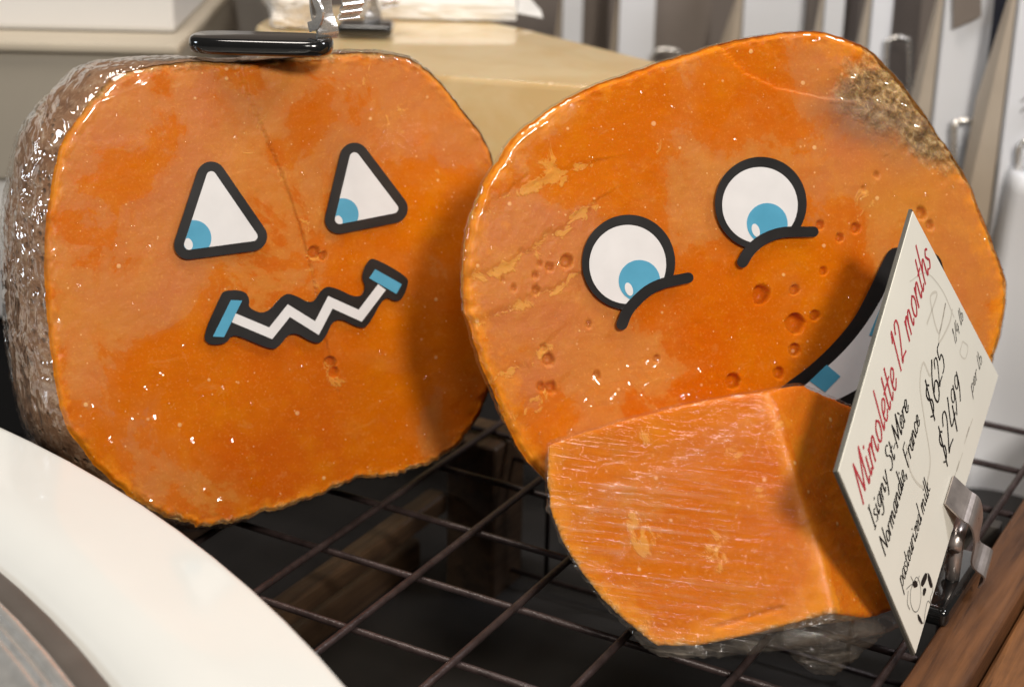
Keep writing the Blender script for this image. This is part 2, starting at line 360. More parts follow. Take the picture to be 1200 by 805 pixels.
# ---- wire rack
rack = empty('wire_rack', rk(-.4, .6, -.004), 'dark brown coated wire grid rack under the orange cheeses', 'wire rack')
WR = 0.0017
for i in range(-3, 6):
    a = A0 + .05 * i
    if a > EDGE - .004: continue
    V, F = tube_vf([rk(a, .14), rk(a, .5), rk(a, .8), rk(a, .86)], WR, 10); mk('wire', V, F, MAT['wire'], rack, True)
for i in range(-5, 9):
    b = B0 - .05 * i
    V, F = tube_vf([rk(-.566, b, -.0033), rk(-.4, b, -.0033), rk(EDGE - .0005, b, -.0033)], WR * .95, 10); mk('wire', V, F, MAT['wire'], rack, True)
bp = .712
for k in range(6):
    a = -.375 + .042 * k
    V, F = tube_vf([rk(a, bp, -.005), rk(a, bp, -.04), rk(a, bp, -.086)], .0013, 8); mk('upright_wire', V, F, MAT['wire'], rack, True)
for z in (-.018, -.084):
    V, F = tube_vf([rk(-.395, bp - .003, z), rk(-.3, bp - .003, z), rk(-.15, bp - .003, z)], .0014, 8); mk('lower_wire', V, F, MAT['wire'], rack, True)
# ------------------------------------------------------------------ big cheeses
def lop(q, k, one_sided):
    """ring scale per outline direction q: the bulge of the uneven cheese sits on its left flank"""
    if not one_sided or k <= 1: return np.full(len(q), k)
    ux = q[:, 0] / (np.linalg.norm(q, axis=1) + 1e-9); return 1 + (k - 1) * (.15 + .85 * sstep(-.15, -.85, ux))
def rest_plane(yaw, tilt, outline_px, body, zrest, side=False):
    """slide the cut plane along the view until the cheese's belly rests at height zrest"""
    lo, hi = .5, 1.1
    for _ in range(40):
        Y = (lo + hi) / 2; pl = Plane(yaw, tilt, at_y(outline_px[0][0], outline_px[0][1], Y))
        uv = np.array([pl.loc(*q) for q in outline_px]); c = uv.mean(0)
        zmin = min(pl.to3(c + (uv - c) * lop(uv - c, k, side)[:, None], -d)[:, 2].min() for d, k in body)
        if zmin > zrest: lo = Y
        else: hi = Y
    return pl
def body_profile(d0, D, n=40):
    k0 = math.sqrt(1 - (d0 / (D - d0)) ** 2) if D > 2 * d0 else .5
    out = []
    for t in np.linspace(0, 1, n):
        a0 = -math.asin(d0 / (D - d0)); a = a0 + (math.pi / 2 - a0) * t
        out.append((d0 + (D - d0) * math.sin(a), max(math.cos(a), .0) ** .82 / k0 ** .82))
    return out
outL = [(53, 290), (54, 262), (60, 218), (72, 168), (89, 141), (111, 114), (134, 92), (158, 82), (188, 76), (235, 72), (278, 73), (330, 68), (390, 63), (435, 61), (467, 65), (487, 72), (512, 92), (534, 117), (558, 148), (573, 171), (580, 195), (588, 240), (591, 310), (588, 390), (577, 450), (558, 495), (543, 516), (514, 537), (476, 555), (435, 559), (404, 570), (377, 580), (352, 589), (327, 597), (289, 609), (268, 614), (240, 616), (210, 610), (180, 598), (150, 580), (125, 560), (104, 537), (85, 512), (73, 487), (66, 455), (60, 415), (55, 370), (52, 325)]
outR = [(545, 312), (547, 285), (551, 260), (561, 231), (574, 204), (588, 184), (604, 161), (628, 141), (655, 122), (685, 107), (735, 87), (799, 66), (850, 50), (897, 41), (931, 37.5), (957, 37.5), (985, 43), (1009, 52), (1027, 64), (1041, 79), (1055, 94), (1084, 131), (1101, 158), (1118, 181), (1134, 208), (1148, 241), (1160, 272), (1172, 304), (1180, 334), (1179, 364), (1173, 398), (1162, 430), (1144, 480), (1112, 545), (1065, 608), (1000, 655), (925, 680), (850, 684), (780, 668), (718, 634), (668, 592), (638, 560), (618, 540), (604, 518), (591, 488), (578, 458), (564, 424), (554, 394), (547, 367), (545, 338)]
profL = body_profile(.036, .118); profR = body_profile(-.012, .082)
plL = rest_plane(27, 15, outL, profL, WR + .0003, True)
plR = rest_plane(19, 17, outR, profR, WR + .0003)
def seg_dist(uv, pts):
    """signed distance to a polyline (positive on its left), and parameter"""
    best = np.full(len(uv), 9.); sg = np.zeros(len(uv))
    for a, b in zip(pts[:-1], pts[1:]):
        d = b - a; L = np.linalg.norm(d); t = np.clip(((uv - a) @ d) / L ** 2, 0, 1)
        q = uv - (a + t[:, None] * d); dist = np.linalg.norm(q, axis=1); s = np.sign(d[0] * q[:, 1] - d[1] * q[:, 0])
        m = dist < best; best[m] = dist[m]; sg[m] = s[m]
    return best, sg
class Cheese:
    def __init__(s, pl, outline_px, seed, prof, N=520, ragged=None, side=False):
        s.side = side; s.pl = pl; s.seed = seed; s.prof = prof; s.N = N
        uv = smooth_closed([pl.loc(*q) for q in outline_px], N); s.c = uv.mean(0)
        t = np.linspace(0, 2 * math.pi, N, endpoint=False)
        jit = fbm(np.cos(t) * 9, np.sin(t) * 9, seed, 6, .75) * .009
        if ragged is not None: jit = jit * (1 + ragged(uv))
        s.out = s.c + (uv - s.c) * (1 + jit)[:, None]
    def disc(s, K, pw=.85):
        rho = (np.arange(1, K + 1) / K) ** pw
        uv = np.vstack([s.c[None]] + [s.c + (s.out - s.c) * r for r in rho]); rr = np.r_[0, np.repeat(rho, s.N)]
        N = s.N; F = [(0, 1 + k, 1 + (k + 1) % N) for k in range(N)]
        for i in range(K - 1):
            a = 1 + i * N; b = a + N
            F += [(a + k, b + k, b + (k + 1) % N, a + (k + 1) % N) for k in range(N)]
        if s._area() < 0: F = [f[::-1] for f in F]
        return uv, rr, F
    def _area(s):
        x, y = (s.out - s.c).T; return (x * np.roll(y, -1) - y * np.roll(x, -1)).sum()
    def edge(s, uv, rr):
        R = np.linalg.norm(s.out - s.c, axis=1).mean(); return (1 - rr) * R     # approx metres to the rim
    def body(s, bump=.0, off=0., scale=120):
        N = s.N; rings = []
        for i, (d, k) in enumerate(s.prof):
            e = off / np.linalg.norm(s.out - s.c, axis=1).mean()
            uv = s.c + (s.out - s.c) * (lop(s.out - s.c, k, s.side) + (e if k > .2 else 0))[:, None]
            t = np.linspace(0, 2 * math.pi, N, endpoint=False)
            nz = fbm(np.cos(t) * scale * .1 + d * scale, np.sin(t) * scale * .1 - d * 30, s.seed + 40, 5, .6)
            h = bump * nz * min(1, i / 3)
            uv = uv + (uv - s.c) * (h / .1)[:, None]
            rings.append(s.pl.to3(uv, -d - (off if k < .5 else 0) - (.0012 if i == 0 and off == 0 else 0)))
        V = np.vstack(rings); F = []
        for i in range(len(rings) - 1):
            a = i * N; b = a + N; F += [(a + k, a + (k + 1) % N, b + (k + 1) % N, b + k) for k in range(N)]
        F.append(tuple((len(rings) - 1) * N + k for k in range(N)))
        if s._area() < 0: F = [f[::-1] for f in F]
        return V, [f[::-1] for f in F] if False else F
def px_uv(pl, pts): return np.array([pl.loc(*q) for q in pts])
def blob(uv, pl, cx, cy, rpx, asp=1., rot=0.):
    """0 at centre, 1 at an ellipse of rpx photo pixels (about .38 mm each)"""
    c = pl.loc(cx, cy); q = uv - c; a = math.radians(rot); x = q[:, 0] * math.cos(a) + q[:, 1] * math.sin(a); y = -q[:, 0] * math.sin(a) + q[:, 1] * math.cos(a)
    r = rpx * .000385; return np.sqrt((x / (r * asp)) ** 2 + (y / r) ** 2)
def soft(d): return np.clip(1 - d * d, 0, 1) ** 2
def holes_disp(uv, pl, holes):
    h = np.zeros(len(uv))
    for cx, cy, r in holes:
        d = blob(uv, pl, cx, cy, r); ang = fbm(uv[:, 0] * 500, uv[:, 1] * 500, int(cx), 2) * .12; d = d + ang
        h -= np.where(d < 1, np.sqrt(np.clip(1 - d ** 4, 0, 1)) * r * .000385 * 1.3, 0)
    return h
# --- left cheese
ragL = lambda uv: 2.2 * sstep(plL.loc(300, 520)[1], plL.loc(300, 580)[1], uv[:, 1])
CL = Cheese(plL, outL, 3, profL, 560, ragL, True)
baseL = CL.pl.to3(CL.c[None], -.03)[0]; baseL[2] = WR
cheeseL = empty('cheese_half', baseL, 'half orange cheese in cling film with triangular pumpkin eyes and zigzag mouth', 'cheese', 'cheeses with sticker faces')
uv, rr, F = CL.disc(190); ed = CL.edge(uv, rr)
low = .00045 * fbm(uv[:, 0] * 28, uv[:, 1] * 28, 5, 3)
dist, sg = seg_dist(uv, px_uv(plL, [(268, 60), (283, 92), (312, 160), (335, 215), (352, 265), (366, 318), (372, 350), (388, 425), (402, 480), (408, 520)]))
jag = dist + .0006 * fbm(uv[:, 0] * 220, uv[:, 1] * 220, 8, 3)
fade = sstep(plL.loc(400, 520)[1], plL.loc(380, 420)[1], uv[:, 1])
crack = -.0004 * np.exp(-(jag / .0004) ** 2) * fade * (.3 + vnoise(uv[:, 0] * 120, uv[:, 1] * 120, 2))
step = .00042 * np.where(sg < 0, 1, -1) * np.exp(-dist / .03) * fade * -1
h = low + crack + step + .00012 * fbm(uv[:, 0] * 260, uv[:, 1] * 260, 6, 3)
h += holes_disp(uv, plL, [(387, 425, 7), (391, 436, 6), (368, 296, 7), (378, 300, 5)])
h -= .0022 * sstep(.0030, 0, ed) ** 2
h += .0011 * fbm(uv[:, 0] * 300, uv[:, 1] * 300, 61, 4, .65) * sstep(.007, .001, ed)
wet = np.zeros(len(uv)) - .03
for cx, cy, r, asp, rot, a in [(340, 500, 150, 1.7, 0, .20), (480, 330, 160, .8, 0, .13), (210, 470, 70, 1.4, 20, .08), (350, 160, 60, .6, 30, .14), (150, 185, 55, 1.6, 15, .12), (90, 270, 40, .7, 0, .10), (450, 230, 70, .8, 0, .1), (400, 300, 70, 1, 0, .1), (230, 420, 60, 1.2, 20, .08),
                               (160, 350, 70, 1.1, 0, -.16), (150, 120, 60, 1.4, 0, -.07), (240, 565, 60, 1.6, 0, -.2), (250, 330, 60, 1.4, 0, -.08), (320, 130, 40, 1, 0, -.06), (420, 110, 60, 1.5, 0, -.06)]:
    wet += a * soft(blob(uv, plL, cx, cy, r * 1.3, asp, -rot))
rimL = np.exp(-ed / .005) * (.65 + .5 * fbm(uv[:, 0] * 40, uv[:, 1] * 40, 17, 2))
crumb = -.03 + .10 * np.exp(-(jag / .004) ** 2) * fade
for cx, cy, r in [(205, 120, 14), (470, 145, 22), (390, 440, 16), (370, 300, 14), (430, 95, 22), (150, 215, 10), (420, 560, 20), (330, 590, 20)]: crumb += .13 * soft(blob(uv, plL, cx, cy, r * 1.6))
mould = .14 * sstep(.0035, 0, ed) + .42 * sstep(.007, .0, ed) * sstep(plL.loc(300, 130)[1], plL.loc(300, 85)[1], uv[:, 1]) + .45 * sstep(.006, 0, ed) * sstep(plL.loc(300, 540)[1], plL.loc(300, 585)[1], uv[:, 1])
faceL = mk('cut_face', plL.to3(uv, h), F, MAT['cheeseL'], cheeseL, True, dict(wet=wet, rim=rimL, crumb=crumb, mould=mould, grey=np.zeros(len(uv))))
V, Fb = CL.body(.0016, 0.); mk('rind', V, Fb, MAT['rindL'], cheeseL, True)
# --- right cheese
CR = Cheese(plR, outR, 9, profR, 600)
baseR = CR.pl.to3(CR.c[None], -.03)[0]; baseR[2] = WR
cheeseR = empty('cheese_half', baseR, 'half orange cheese with round goggle eyes, a wide grin and mouldy corner', 'cheese', 'cheeses with sticker faces')
uv, rr, F = CR.disc(210); ed = CR.edge(uv, rr)
holes = [(892, 345.6, 11), (931, 340, 6), (932, 379, 12), (955, 370, 6), (931, 410, 7), (912.6, 437, 7), (858.6, 447, 9), (984, 279, 5), (961, 264, 5), (664, 307, 7), (644, 313, 4.5), (633, 309, 2.8), (589, 328, 2.6), (627, 323, 3.4), (602, 338, 3.2), (628, 340, 4.5), (637, 408, 4), (643, 421, 6.5), (634, 454, 4.5), (646, 454, 6), (965, 318, 5), (1003, 268, 6), (1080, 250, 7), (1090, 264, 5), (1027, 205, 3.5), (1012, 222, 3), (700, 440, 4), (770, 420, 4), (690, 380, 3.5)]
for k in range(0):
    holes.append((rng.uniform(950, 1100), rng.uniform(190, 300), rng.uniform(2.2, 3.6)))
h = .0004 * fbm(uv[:, 0] * 26, uv[:, 1] * 26, 25, 3) + .00015 * fbm(uv[:, 0] * 240, uv[:, 1] * 240, 26, 3) + holes_disp(uv, plR, holes)
crumb = np.full(len(uv), -.05)
for pts, amp in [([(560, 318), (610, 300), (655, 262), (690, 240)], .0009), ([(560, 245), (600, 225), (640, 200), (690, 190)], .0007), ([(563, 370), (610, 352), (650, 335), (680, 320)], .0008), ([(575, 440), (610, 425), (640, 400)], .0006), ([(600, 480), (630, 470), (650, 452)], .0006)]:
    dd, sg = seg_dist(uv, px_uv(plR, pts)); d = dd * sg + .0060 * fbm(uv[:, 0] * 120, uv[:, 1] * 120, 31, 5, .68); endf = np.exp(-(dd / .012) ** 2)
    h += .55 * amp * (sstep(-.0005, .0005, d) - .5) * endf; crumb += .24 * np.exp(-((d + .002) / .0030) ** 2) * endf
for cx, cy, r, a in [(640, 200, 26, .12), (900, 150, 10, .08), (1020, 215, 34, .12), (1000, 250, 30, .10), (770, 175, 14, .1), (1120, 350, 14, .16), (960, 240, 30, .08), (600, 300, 20, .05)]: crumb += a * soft(blob(uv, plR, cx, cy, r * 1.5))
dist, sg = seg_dist(uv, px_uv(plR, [(848, 58), (857, 68), (874, 86), (911, 103), (967, 115), (1000, 118)])); jag = dist + .0007 * fbm(uv[:, 0] * 150, uv[:, 1] * 150, 33, 3)
up = np.where(sg > 0, 1., 0.) * np.exp(-dist / .012); h -= .0017 * up; crumb += .14 * np.exp(-(jag / .0012) ** 2)
h -= .0022 * sstep(.0030, 0, ed) ** 2
h += .0013 * fbm(uv[:, 0] * 300, uv[:, 1] * 300, 63, 4, .65) * sstep(.006, .001, ed)
mo = soft(blob(uv, plR, 1046, 118, 80, 1.35, -48)) ; mo = np.clip(mo * 1.0 + .9 * soft(blob(uv, plR, 1000, 118, 34, 1.7, 0)) * .8 + .75 * soft(blob(uv, plR, 1098, 170, 40, 2.0, -55)), 0, 1)
mo = mo * sstep(.044, .008, ed) + .12 * sstep(.0025, 0, ed) + .40 * sstep(.004, 0, ed) * sstep(plR.loc(1080, 300)[0], plR.loc(1140, 300)[0], uv[:, 0])
h += mo * (.0028 * fbm(uv[:, 0] * 140, uv[:, 1] * 140, 44, 5, .68) - .0008)
grey = .95 * soft(blob(uv, plR, 1000, 136, 46, 1.6, -14)) * (1 - .2 * mo) + .45 * soft(blob(uv, plR, 1055, 165, 52, 1.3, -40))  # shadow gradient beneath the mouldy corner, painted into the face colour
wet = np.zeros(len(uv)) - .02
for cx, cy, r, asp, rot, a in [(880, 400, 130, 1.3, 30, .22), (880, 330, 60, 1, 0, .08), (760, 160, 80, 2.0, 25, .14), (700, 150, 60, 2, 28, .10), (900, 85, 32, 2, -20, .16), (830, 130, 40, 1.2, 0, .08), (760, 480, 40, 2, 10, .05), (720, 280, 50, 1, 0, .06),
                               (620, 350, 110, .9, 0, -.16), (1120, 280, 90, .7, 0, -.22), (960, 95, 40, 1.6, 0, -.2), (860, 200, 40, 1.5, 0, -.05), (1040, 200, 70, 1, 0, -.12), (780, 430, 60, 1.6, 10, -.10), (700, 440, 60, 1, 0, -.1)]:
    wet += a * soft(blob(uv, plR, cx, cy, r * 1.3, asp, rot))
rimR = np.exp(-ed / .0075) * (.8 + .5 * fbm(uv[:, 0] * 40, uv[:, 1] * 40, 19, 2))
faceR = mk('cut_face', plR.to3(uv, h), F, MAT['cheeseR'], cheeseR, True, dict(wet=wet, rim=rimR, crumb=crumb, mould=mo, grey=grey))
V, Fb = CR.body(.0012, 0.); mk('rind', V, Fb, MAT['rindR'], cheeseR, True)
# --- cling film shells
def folds_disp(uv, pl, folds, seed):
    h = np.zeros(len(uv))
    for pts, amp, wd in folds:
        d, _ = seg_dist(uv, px_uv(pl, pts)); d = d + .0006 * fbm(uv[:, 0] * 120, uv[:, 1] * 120, seed, 3); h = np.maximum(h, amp * np.exp(-np.abs(d) / wd))
    return h
def film(C, mat, parent, seed, low, bubbles, amp, rindamp, folds=()):
    N0 = C.N
    uv, rr, F = C.disc(110)
    h = low(uv) + .0010 + amp * np.abs(fbm(uv[:, 0] * 35, uv[:, 1] * 35, seed, 4, .6))
    for cx, cy, r, a in bubbles: h += a * soft(blob(uv, C.pl, cx, cy, r)) * (1 + .5 * fbm(uv[:, 0] * 300, uv[:, 1] * 300, seed + 7, 2))
    h += folds_disp(uv, C.pl, folds, seed + 5)
    h -= .0016 * sstep(.003, 0, C.edge(uv, rr)) ** 2
    V = [C.pl.to3(uv, h)]; base = len(uv) - N0; n0 = len(uv); rings = []
    t = np.linspace(0, 2 * math.pi, N0, endpoint=False); R = np.linalg.norm(C.out - C.c, axis=1).mean()
    for i, (d, k) in enumerate(C.prof[1:30]):
        wv = 1 - np.abs(fbm(np.cos(t) * 7 + d * 40, np.sin(t) * 7 + d * 25, seed + 3, 4, .6)) * 2
        h2 = (.0011 + rindamp * wv * min(1, (i + 1) / 4.))
        q = C.c + (C.out - C.c) * lop(C.out - C.c, k, C.side)[:, None]; q = q + (C.out - C.c) / np.linalg.norm(C.out - C.c, axis=1)[:, None] * h2[:, None]
        P = C.pl.to3(q, -d); P[:, 2] = np.maximum(P[:, 2], WR + .0001); V.append(P)
    V = np.vstack(V); G = []; flip = C._area() < 0
    for i in range(29):
        a = base if i == 0 else n0 + (i - 1) * N0; b = n0 + i * N0
        G += [(a + k, b + k, b + (k + 1) % N0, a + (k + 1) % N0) for k in range(N0)]
    if flip: G = [g[::-1] for g in G]
    me = mk('plastic_wrap', V, F + G, mat, parent, True)
    return me
fl = film(CL, MAT['film'], cheeseL, 71, lambda uv: .00045 * fbm(uv[:, 0] * 28, uv[:, 1] * 28, 5, 3), [(191, 441, 8, .0010), (172, 458, 7, .0009), (184, 494, 12, .0010), (229, 521, 11, .0011), (275, 521, 10, .0010), (263, 458, 10, .0011), (156, 494, 7, .0009), (217, 409, 7, .0007), (235, 585, 18, .0010), (180, 590, 10, .0010), (278, 164, 5, .0009), (300, 560, 14, .0006), (440, 130, 10, .0007), (110, 480, 9, .0010), (130, 520, 9, .0010), (70, 380, 7, .001), (64, 300, 7, .001)], .0003, .0012,
          [([(218, 604), (226, 585), (233, 560)], .0014, .0008), ([(226, 604), (240, 575), (246, 566)], .0012, .0007), ([(238, 594), (262, 584)], .0012, .0008), ([(150, 575), (175, 592)], .0012, .0009), ([(255, 440), (265, 475)], .0008, .0008), ([(62, 480), (66, 500), (80, 520)], .0012, .0009), ([(90, 150), (75, 190), (64, 240)], .0009, .0009), ([(345, 400), (362, 445)], .0006, .0008), ([(120, 120), (180, 95), (240, 88)], .0006, .001)])
fl.data.materials.append(MAT['filmL'])
nface = 560 + 109 * 560
fl.data.polygons.foreach_set('material_index', [0 if i < nface else 1 for i in range(len(fl.data.polygons))])
film(CR, MAT['film'], cheeseR, 91, lambda uv: .0004 * fbm(uv[:, 0] * 26, uv[:, 1] * 26, 25, 3), [(740, 452, 14, .0016), (765, 430, 12, .0017), (725, 470, 12, .0014), (700, 448, 12, .0012), (775, 470, 12, .0013), (790, 445, 10, .0012), (690, 475, 10, .0012), (1000, 92, 6, .0014), (1003, 98, 4, .0014), (1040, 100, 8, .0014), (1060, 125, 8, .0014), (1030, 120, 7, .0014), (1075, 150, 8, .0012), (985, 118, 6, .0012), (958, 48, 8, .001), (1166, 352, 8, .001), (1155, 283, 8, .0012), (862, 165, 5, .0008), (820, 435, 7, .001), (800, 465, 9, .0012)], .0003, .0004,
     [([(690, 478), (740, 468), (800, 455)], .0013, .0009), ([(735, 430), (760, 445), (752, 462)], .0013, .0008), ([(700, 452), (730, 445)], .0012, .0008), ([(770, 425), (782, 440)], .0013, .0008), ([(795, 470), (812, 460)], .0012, .0008), ([(1152, 285), (1166, 300)], .001, .0008), ([(1160, 350), (1176, 358)], .001, .0008), ([(955, 50), (1000, 62)], .0008, .0008), ([(600, 170), (640, 145), (700, 115)], .0006, .0010), ([(575, 450), (600, 500)], .0006, .001)])
# --- stickers
def poly_faces(pts2):
    return [tuple(t) for t in tessellate_polygon([[Vector((p[0], p[1], 0)) for p in pts2]])]
def sticker(name, pl, px_pts, h, mat, parent, thick=.00012):
    uv = px_uv(pl, px_pts); n = len(uv)
    A = (uv[:, 0] * np.roll(uv[:, 1], -1) - uv[:, 1] * np.roll(uv[:, 0], -1)).sum()
    if A < 0: uv = uv[::-1]
    T = poly_faces(uv); V = np.vstack([pl.to3(uv, h), pl.to3(uv, h - thick)])
    F = []
    for t in T:
        a, b, c = (uv[i] for i in t)
        cr = (b[0] - a[0]) * (c[1] - a[1]) - (b[1] - a[1]) * (c[0] - a[0]); F.append(t if cr > 0 else t[::-1])
    F += [(i, n + i, n + (i + 1) % n, (i + 1) % n) for i in range(n)]
    return mk(name, V, F, mat, parent)
def offset_convex(pts, r, k=10):
    P = np.array(pts, float); A = (P[:, 0] * np.roll(P[:, 1], -1) - P[:, 1] * np.roll(P[:, 0], -1)).sum()
    if A < 0: P = P[::-1]
    out = []
    for i in range(len(P)):
        e1 = P[i] - P[i - 1]; e2 = P[(i + 1) % len(P)] - P[i]
        a1 = math.atan2(-e1[0], e1[1]); a2 = math.atan2(-e2[0], e2[1])
        while a2 < a1: a2 += 2 * math.pi
        for t in np.linspace(a1, a2, k): out.append(P[i] + r * np.array([math.cos(t), math.sin(t)]))
    return np.array(out)
def clip_convex(sub, clip):
    clip = np.array(clip); A = (clip[:, 0] * np.roll(clip[:, 1], -1) - clip[:, 1] * np.roll(clip[:, 0], -1)).sum()
    if A < 0: clip = clip[::-1]
    out = list(map(np.array, sub))
    for i in range(len(clip)):
        a, b = clip[i], clip[(i + 1) % len(clip)]
        if np.linalg.norm(b - a) < 1e-6: continue
        ins = lambda p: (b[0] - a[0]) * (p[1] - a[1]) - (b[1] - a[1]) * (p[0] - a[0]) >= 0
        inp, out = out, []
        for j in range(len(inp)):
            p, q = inp[j - 1], inp[j]
            def isect():
                d = q - p; n = np.array([-(b - a)[1], (b - a)[0]]); t = ((a - p) @ n) / (d @ n); return p + t * d
            if ins(q):
                if not ins(p): out.append(isect())
                out.append(q)
            elif ins(p): out.append(isect())
    return np.array(out)
def circ(cx, cy, rx, ry=None, rot=0, n=48):
    ry = ry or rx; t = np.linspace(0, 2 * math.pi, n, endpoint=False); a = math.radians(rot)
    x = rx * np.cos(t); y = ry * np.sin(t); return np.stack([cx + x * math.cos(a) - y * math.sin(a), cy + x * math.sin(a) + y * math.cos(a)], 1)
HS = .0020; LY = .00013
for core, iris, ir, hl, hr in [([(246, 206.5), (219.5, 287), (294.5, 277)], (225, 279), 21, (219, 286), (5, 7)), ([(413.5, 184.5), (396, 257), (459, 244.5)], (399.7, 251), 18.5, (394.6, 259), (4.6, 6.4))]:
    s = sticker('eye_sticker', plL, offset_convex(core, 17), HS, MAT['black'], cheeseL); s['label'] = 'black rimmed triangular eye sticker'
    wh = offset_convex(core, 5.6)
    sticker('eye_white', plL, wh, HS + LY, MAT['white'], s); sticker('iris', plL, clip_convex(circ(*iris, ir), wh), HS + 2 * LY, MAT['blue'], s)
    sticker('highlight', plL, clip_convex(circ(*hl, *hr, -15), wh), HS + 3 * LY, MAT['white'], s)
zL = lambda pts: [(180 + .3354 * x, 150 + .3354 * y) for x, y in pts]
def chaikin(p, it=2):
    p = np.array(p, float)
    for _ in range(it):
        q = np.roll(p, -1, 0); p = np.stack([.75 * p + .25 * q, .25 * p + .75 * q], 1).reshape(-1, 2)
    return p
ms = sticker('mouth_sticker', plL, chaikin(zL([(240, 566), (312, 566), (332, 598), (325, 628), (388, 652), (448, 578), (485, 580), (550, 618), (585, 556), (622, 553), (712, 598), (738, 556), (718, 520), (745, 456), (775, 458), (880, 518), (885, 545), (862, 600), (838, 606), (800, 585), (745, 692), (715, 700), (628, 654), (590, 745), (555, 752), (477, 704), (432, 766), (402, 772), (300, 728), (268, 722), (250, 752), (190, 758), (166, 728), (228, 590)])), HS, MAT['black'], cheeseL)
ms['label'] = 'black edged zigzag mouth sticker'
cl = np.array(zL([(275, 662), (404, 716), (467, 637), (565, 698), (612, 608), (716, 655), (792, 555)])); hw = 5.6
nrm = []
for i in range(len(cl)):
    d1 = cl[i] - cl[i - 1] if i else cl[1] - cl[0]; d2 = cl[i + 1] - cl[i] if i < len(cl) - 1 else d1
    d1 /= np.linalg.norm(d1); d2 /= np.linalg.norm(d2); n1 = np.array([-d1[1], d1[0]]); n2 = np.array([-d2[1], d2[0]]); m = n1 + n2; m /= np.linalg.norm(m); nrm.append(m / max(.45, m @ n1))
nrm = np.array(nrm)
sticker('zigzag_band', plL, np.vstack([cl + nrm * hw, (cl - nrm * hw)[::-1]]), HS + LY, MAT['white'], ms)
sticker('mouth_end', plL, zL([(265, 600), (304, 602), (241, 729), (202, 727)]), HS + 2 * LY, MAT['blue'], ms)
sticker('mouth_end', plL, zL([(768, 493), (861, 545), (842, 579), (747, 524)]), HS + 2 * LY, MAT['blue'], ms)
zR = lambda pts: np.array([(640 + .3974 * x, 160 + .3974 * y) for x, y in pts])
def stroke_poly(c, w):
    c = np.array(c); d = np.gradient(c, axis=0); d /= np.linalg.norm(d, axis=1)[:, None]; n = np.stack([-d[:, 1], d[:, 0]], 1); w = np.broadcast_to(w, (len(c),))[:, None]
    a0 = math.atan2(*(-d[0])[::-1]); a1 = math.atan2(*d[-1][::-1])
    cap1 = [c[-1] + w[-1] * np.array([math.cos(a1 + t), math.sin(a1 + t)]) for t in np.linspace(math.pi / 2, -math.pi / 2, 9)[1:-1]]
    cap0 = [c[0] + w[0] * np.array([math.cos(a0 + t), math.sin(a0 + t)]) for t in np.linspace(math.pi / 2, -math.pi / 2, 9)[1:-1]]
    return np.vstack([c + n * w, cap1, (c - n * w)[::-1], cap0])
def above_lid(pts, lid):
    """cut a closed outline along the eyelid curve and close it with the lid"""
    x0, x1 = lid[0, 0], lid[-1, 0]; f = lambda x: np.interp(x, lid[:, 0], lid[:, 1])
    keep = [p for p in pts]; out = []
    n = len(pts); inside = [not (p[0] > x0 and p[1] > f(p[0])) for p in pts]
    st = next(i for i in range(n) if inside[i] and not inside[i - 1])
    run = []
    for k in range(n):
        i = (st + k) % n
        if inside[i]: run.append(pts[i])
    a, b = run[-1], run[0]
    mid = [p for p in lid if min(a[0], b[0]) < p[0] < max(a[0], b[0])]
    if a[0] > b[0]: mid = mid[::-1]
    return np.array(run + mid)
for oc, wc, ic, hc, lid in [((238, 371, 137, 140), (235, 377, 113, 116), (269, 425, 61), (238, 450, 11, 20), [(217, 553), (238, 508), (288, 458), (340, 432), (412, 416)]),
                            ((627, 198, 135, 137), (624, 203, 111, 112), (645, 257, 60), (611, 277, 11, 20), [(572, 370), (594, 336), (634, 303), (692, 283), (780, 281)])]:
    ld = smooth_open(lid, 8); ldz = zR(ld)
    Z = lambda c: zR(circ(*c, n=90))
    s = sticker('eye_sticker', plR, above_lid(Z(oc), ldz), HS, MAT['black'], cheeseR); s['label'] = 'round goggle eye sticker with drooping lid line'
    whp = above_lid(Z(wc), ldz); sticker('eye_white', plR, whp, HS + LY, MAT['white'], s)
    sticker('iris', plR, above_lid(Z(ic), ldz), HS + 2 * LY, MAT['blue'], s)
    sticker('highlight', plR, zR(circ(*hc, -18, n=24)), HS + 3 * LY, MAT['white'], s)
    sticker('lid_line', plR, stroke_poly(ldz, np.linspace(6.6, 6.2, len(ldz))), HS + 4 * LY, MAT['black'], s)
mouth_out = smooth_closed([(1053, 290), (1040, 293), (1030, 310), (1014, 343), (997, 374), (972, 404), (944, 430), (915, 452), (898, 470), (920, 484), (955, 487), (990, 476), (1032, 450), (1075, 405), (1102, 350), (1100, 305), (1078, 292)], 120)
ms = sticker('mouth_sticker', plR, mouth_out, HS, MAT['black'], cheeseR); ms['label'] = 'black edged grinning mouth sticker with blue tooth gaps'
mouth_in = smooth_closed([(1049, 304), (1043, 322), (1030, 350), (1010, 382), (986, 411), (958, 437), (936, 456), (940, 468), (960, 472), (986, 464), (1020, 442), (1058, 402), (1084, 352), (1084, 318), (1066, 305)], 120)
sticker('teeth', plR, mouth_in, HS + LY, MAT['white'], ms)
sticker('tooth_gap', plR, [(966, 427), (982, 440.5), (964, 459), (946, 446)], HS + 2 * LY, MAT['blue'], ms)
sticker('tooth_gap', plR, [(1027.5, 363.5), (1041, 366), (1029, 396), (1015.5, 392.5)], HS + 2 * LY, MAT['blue'], ms)
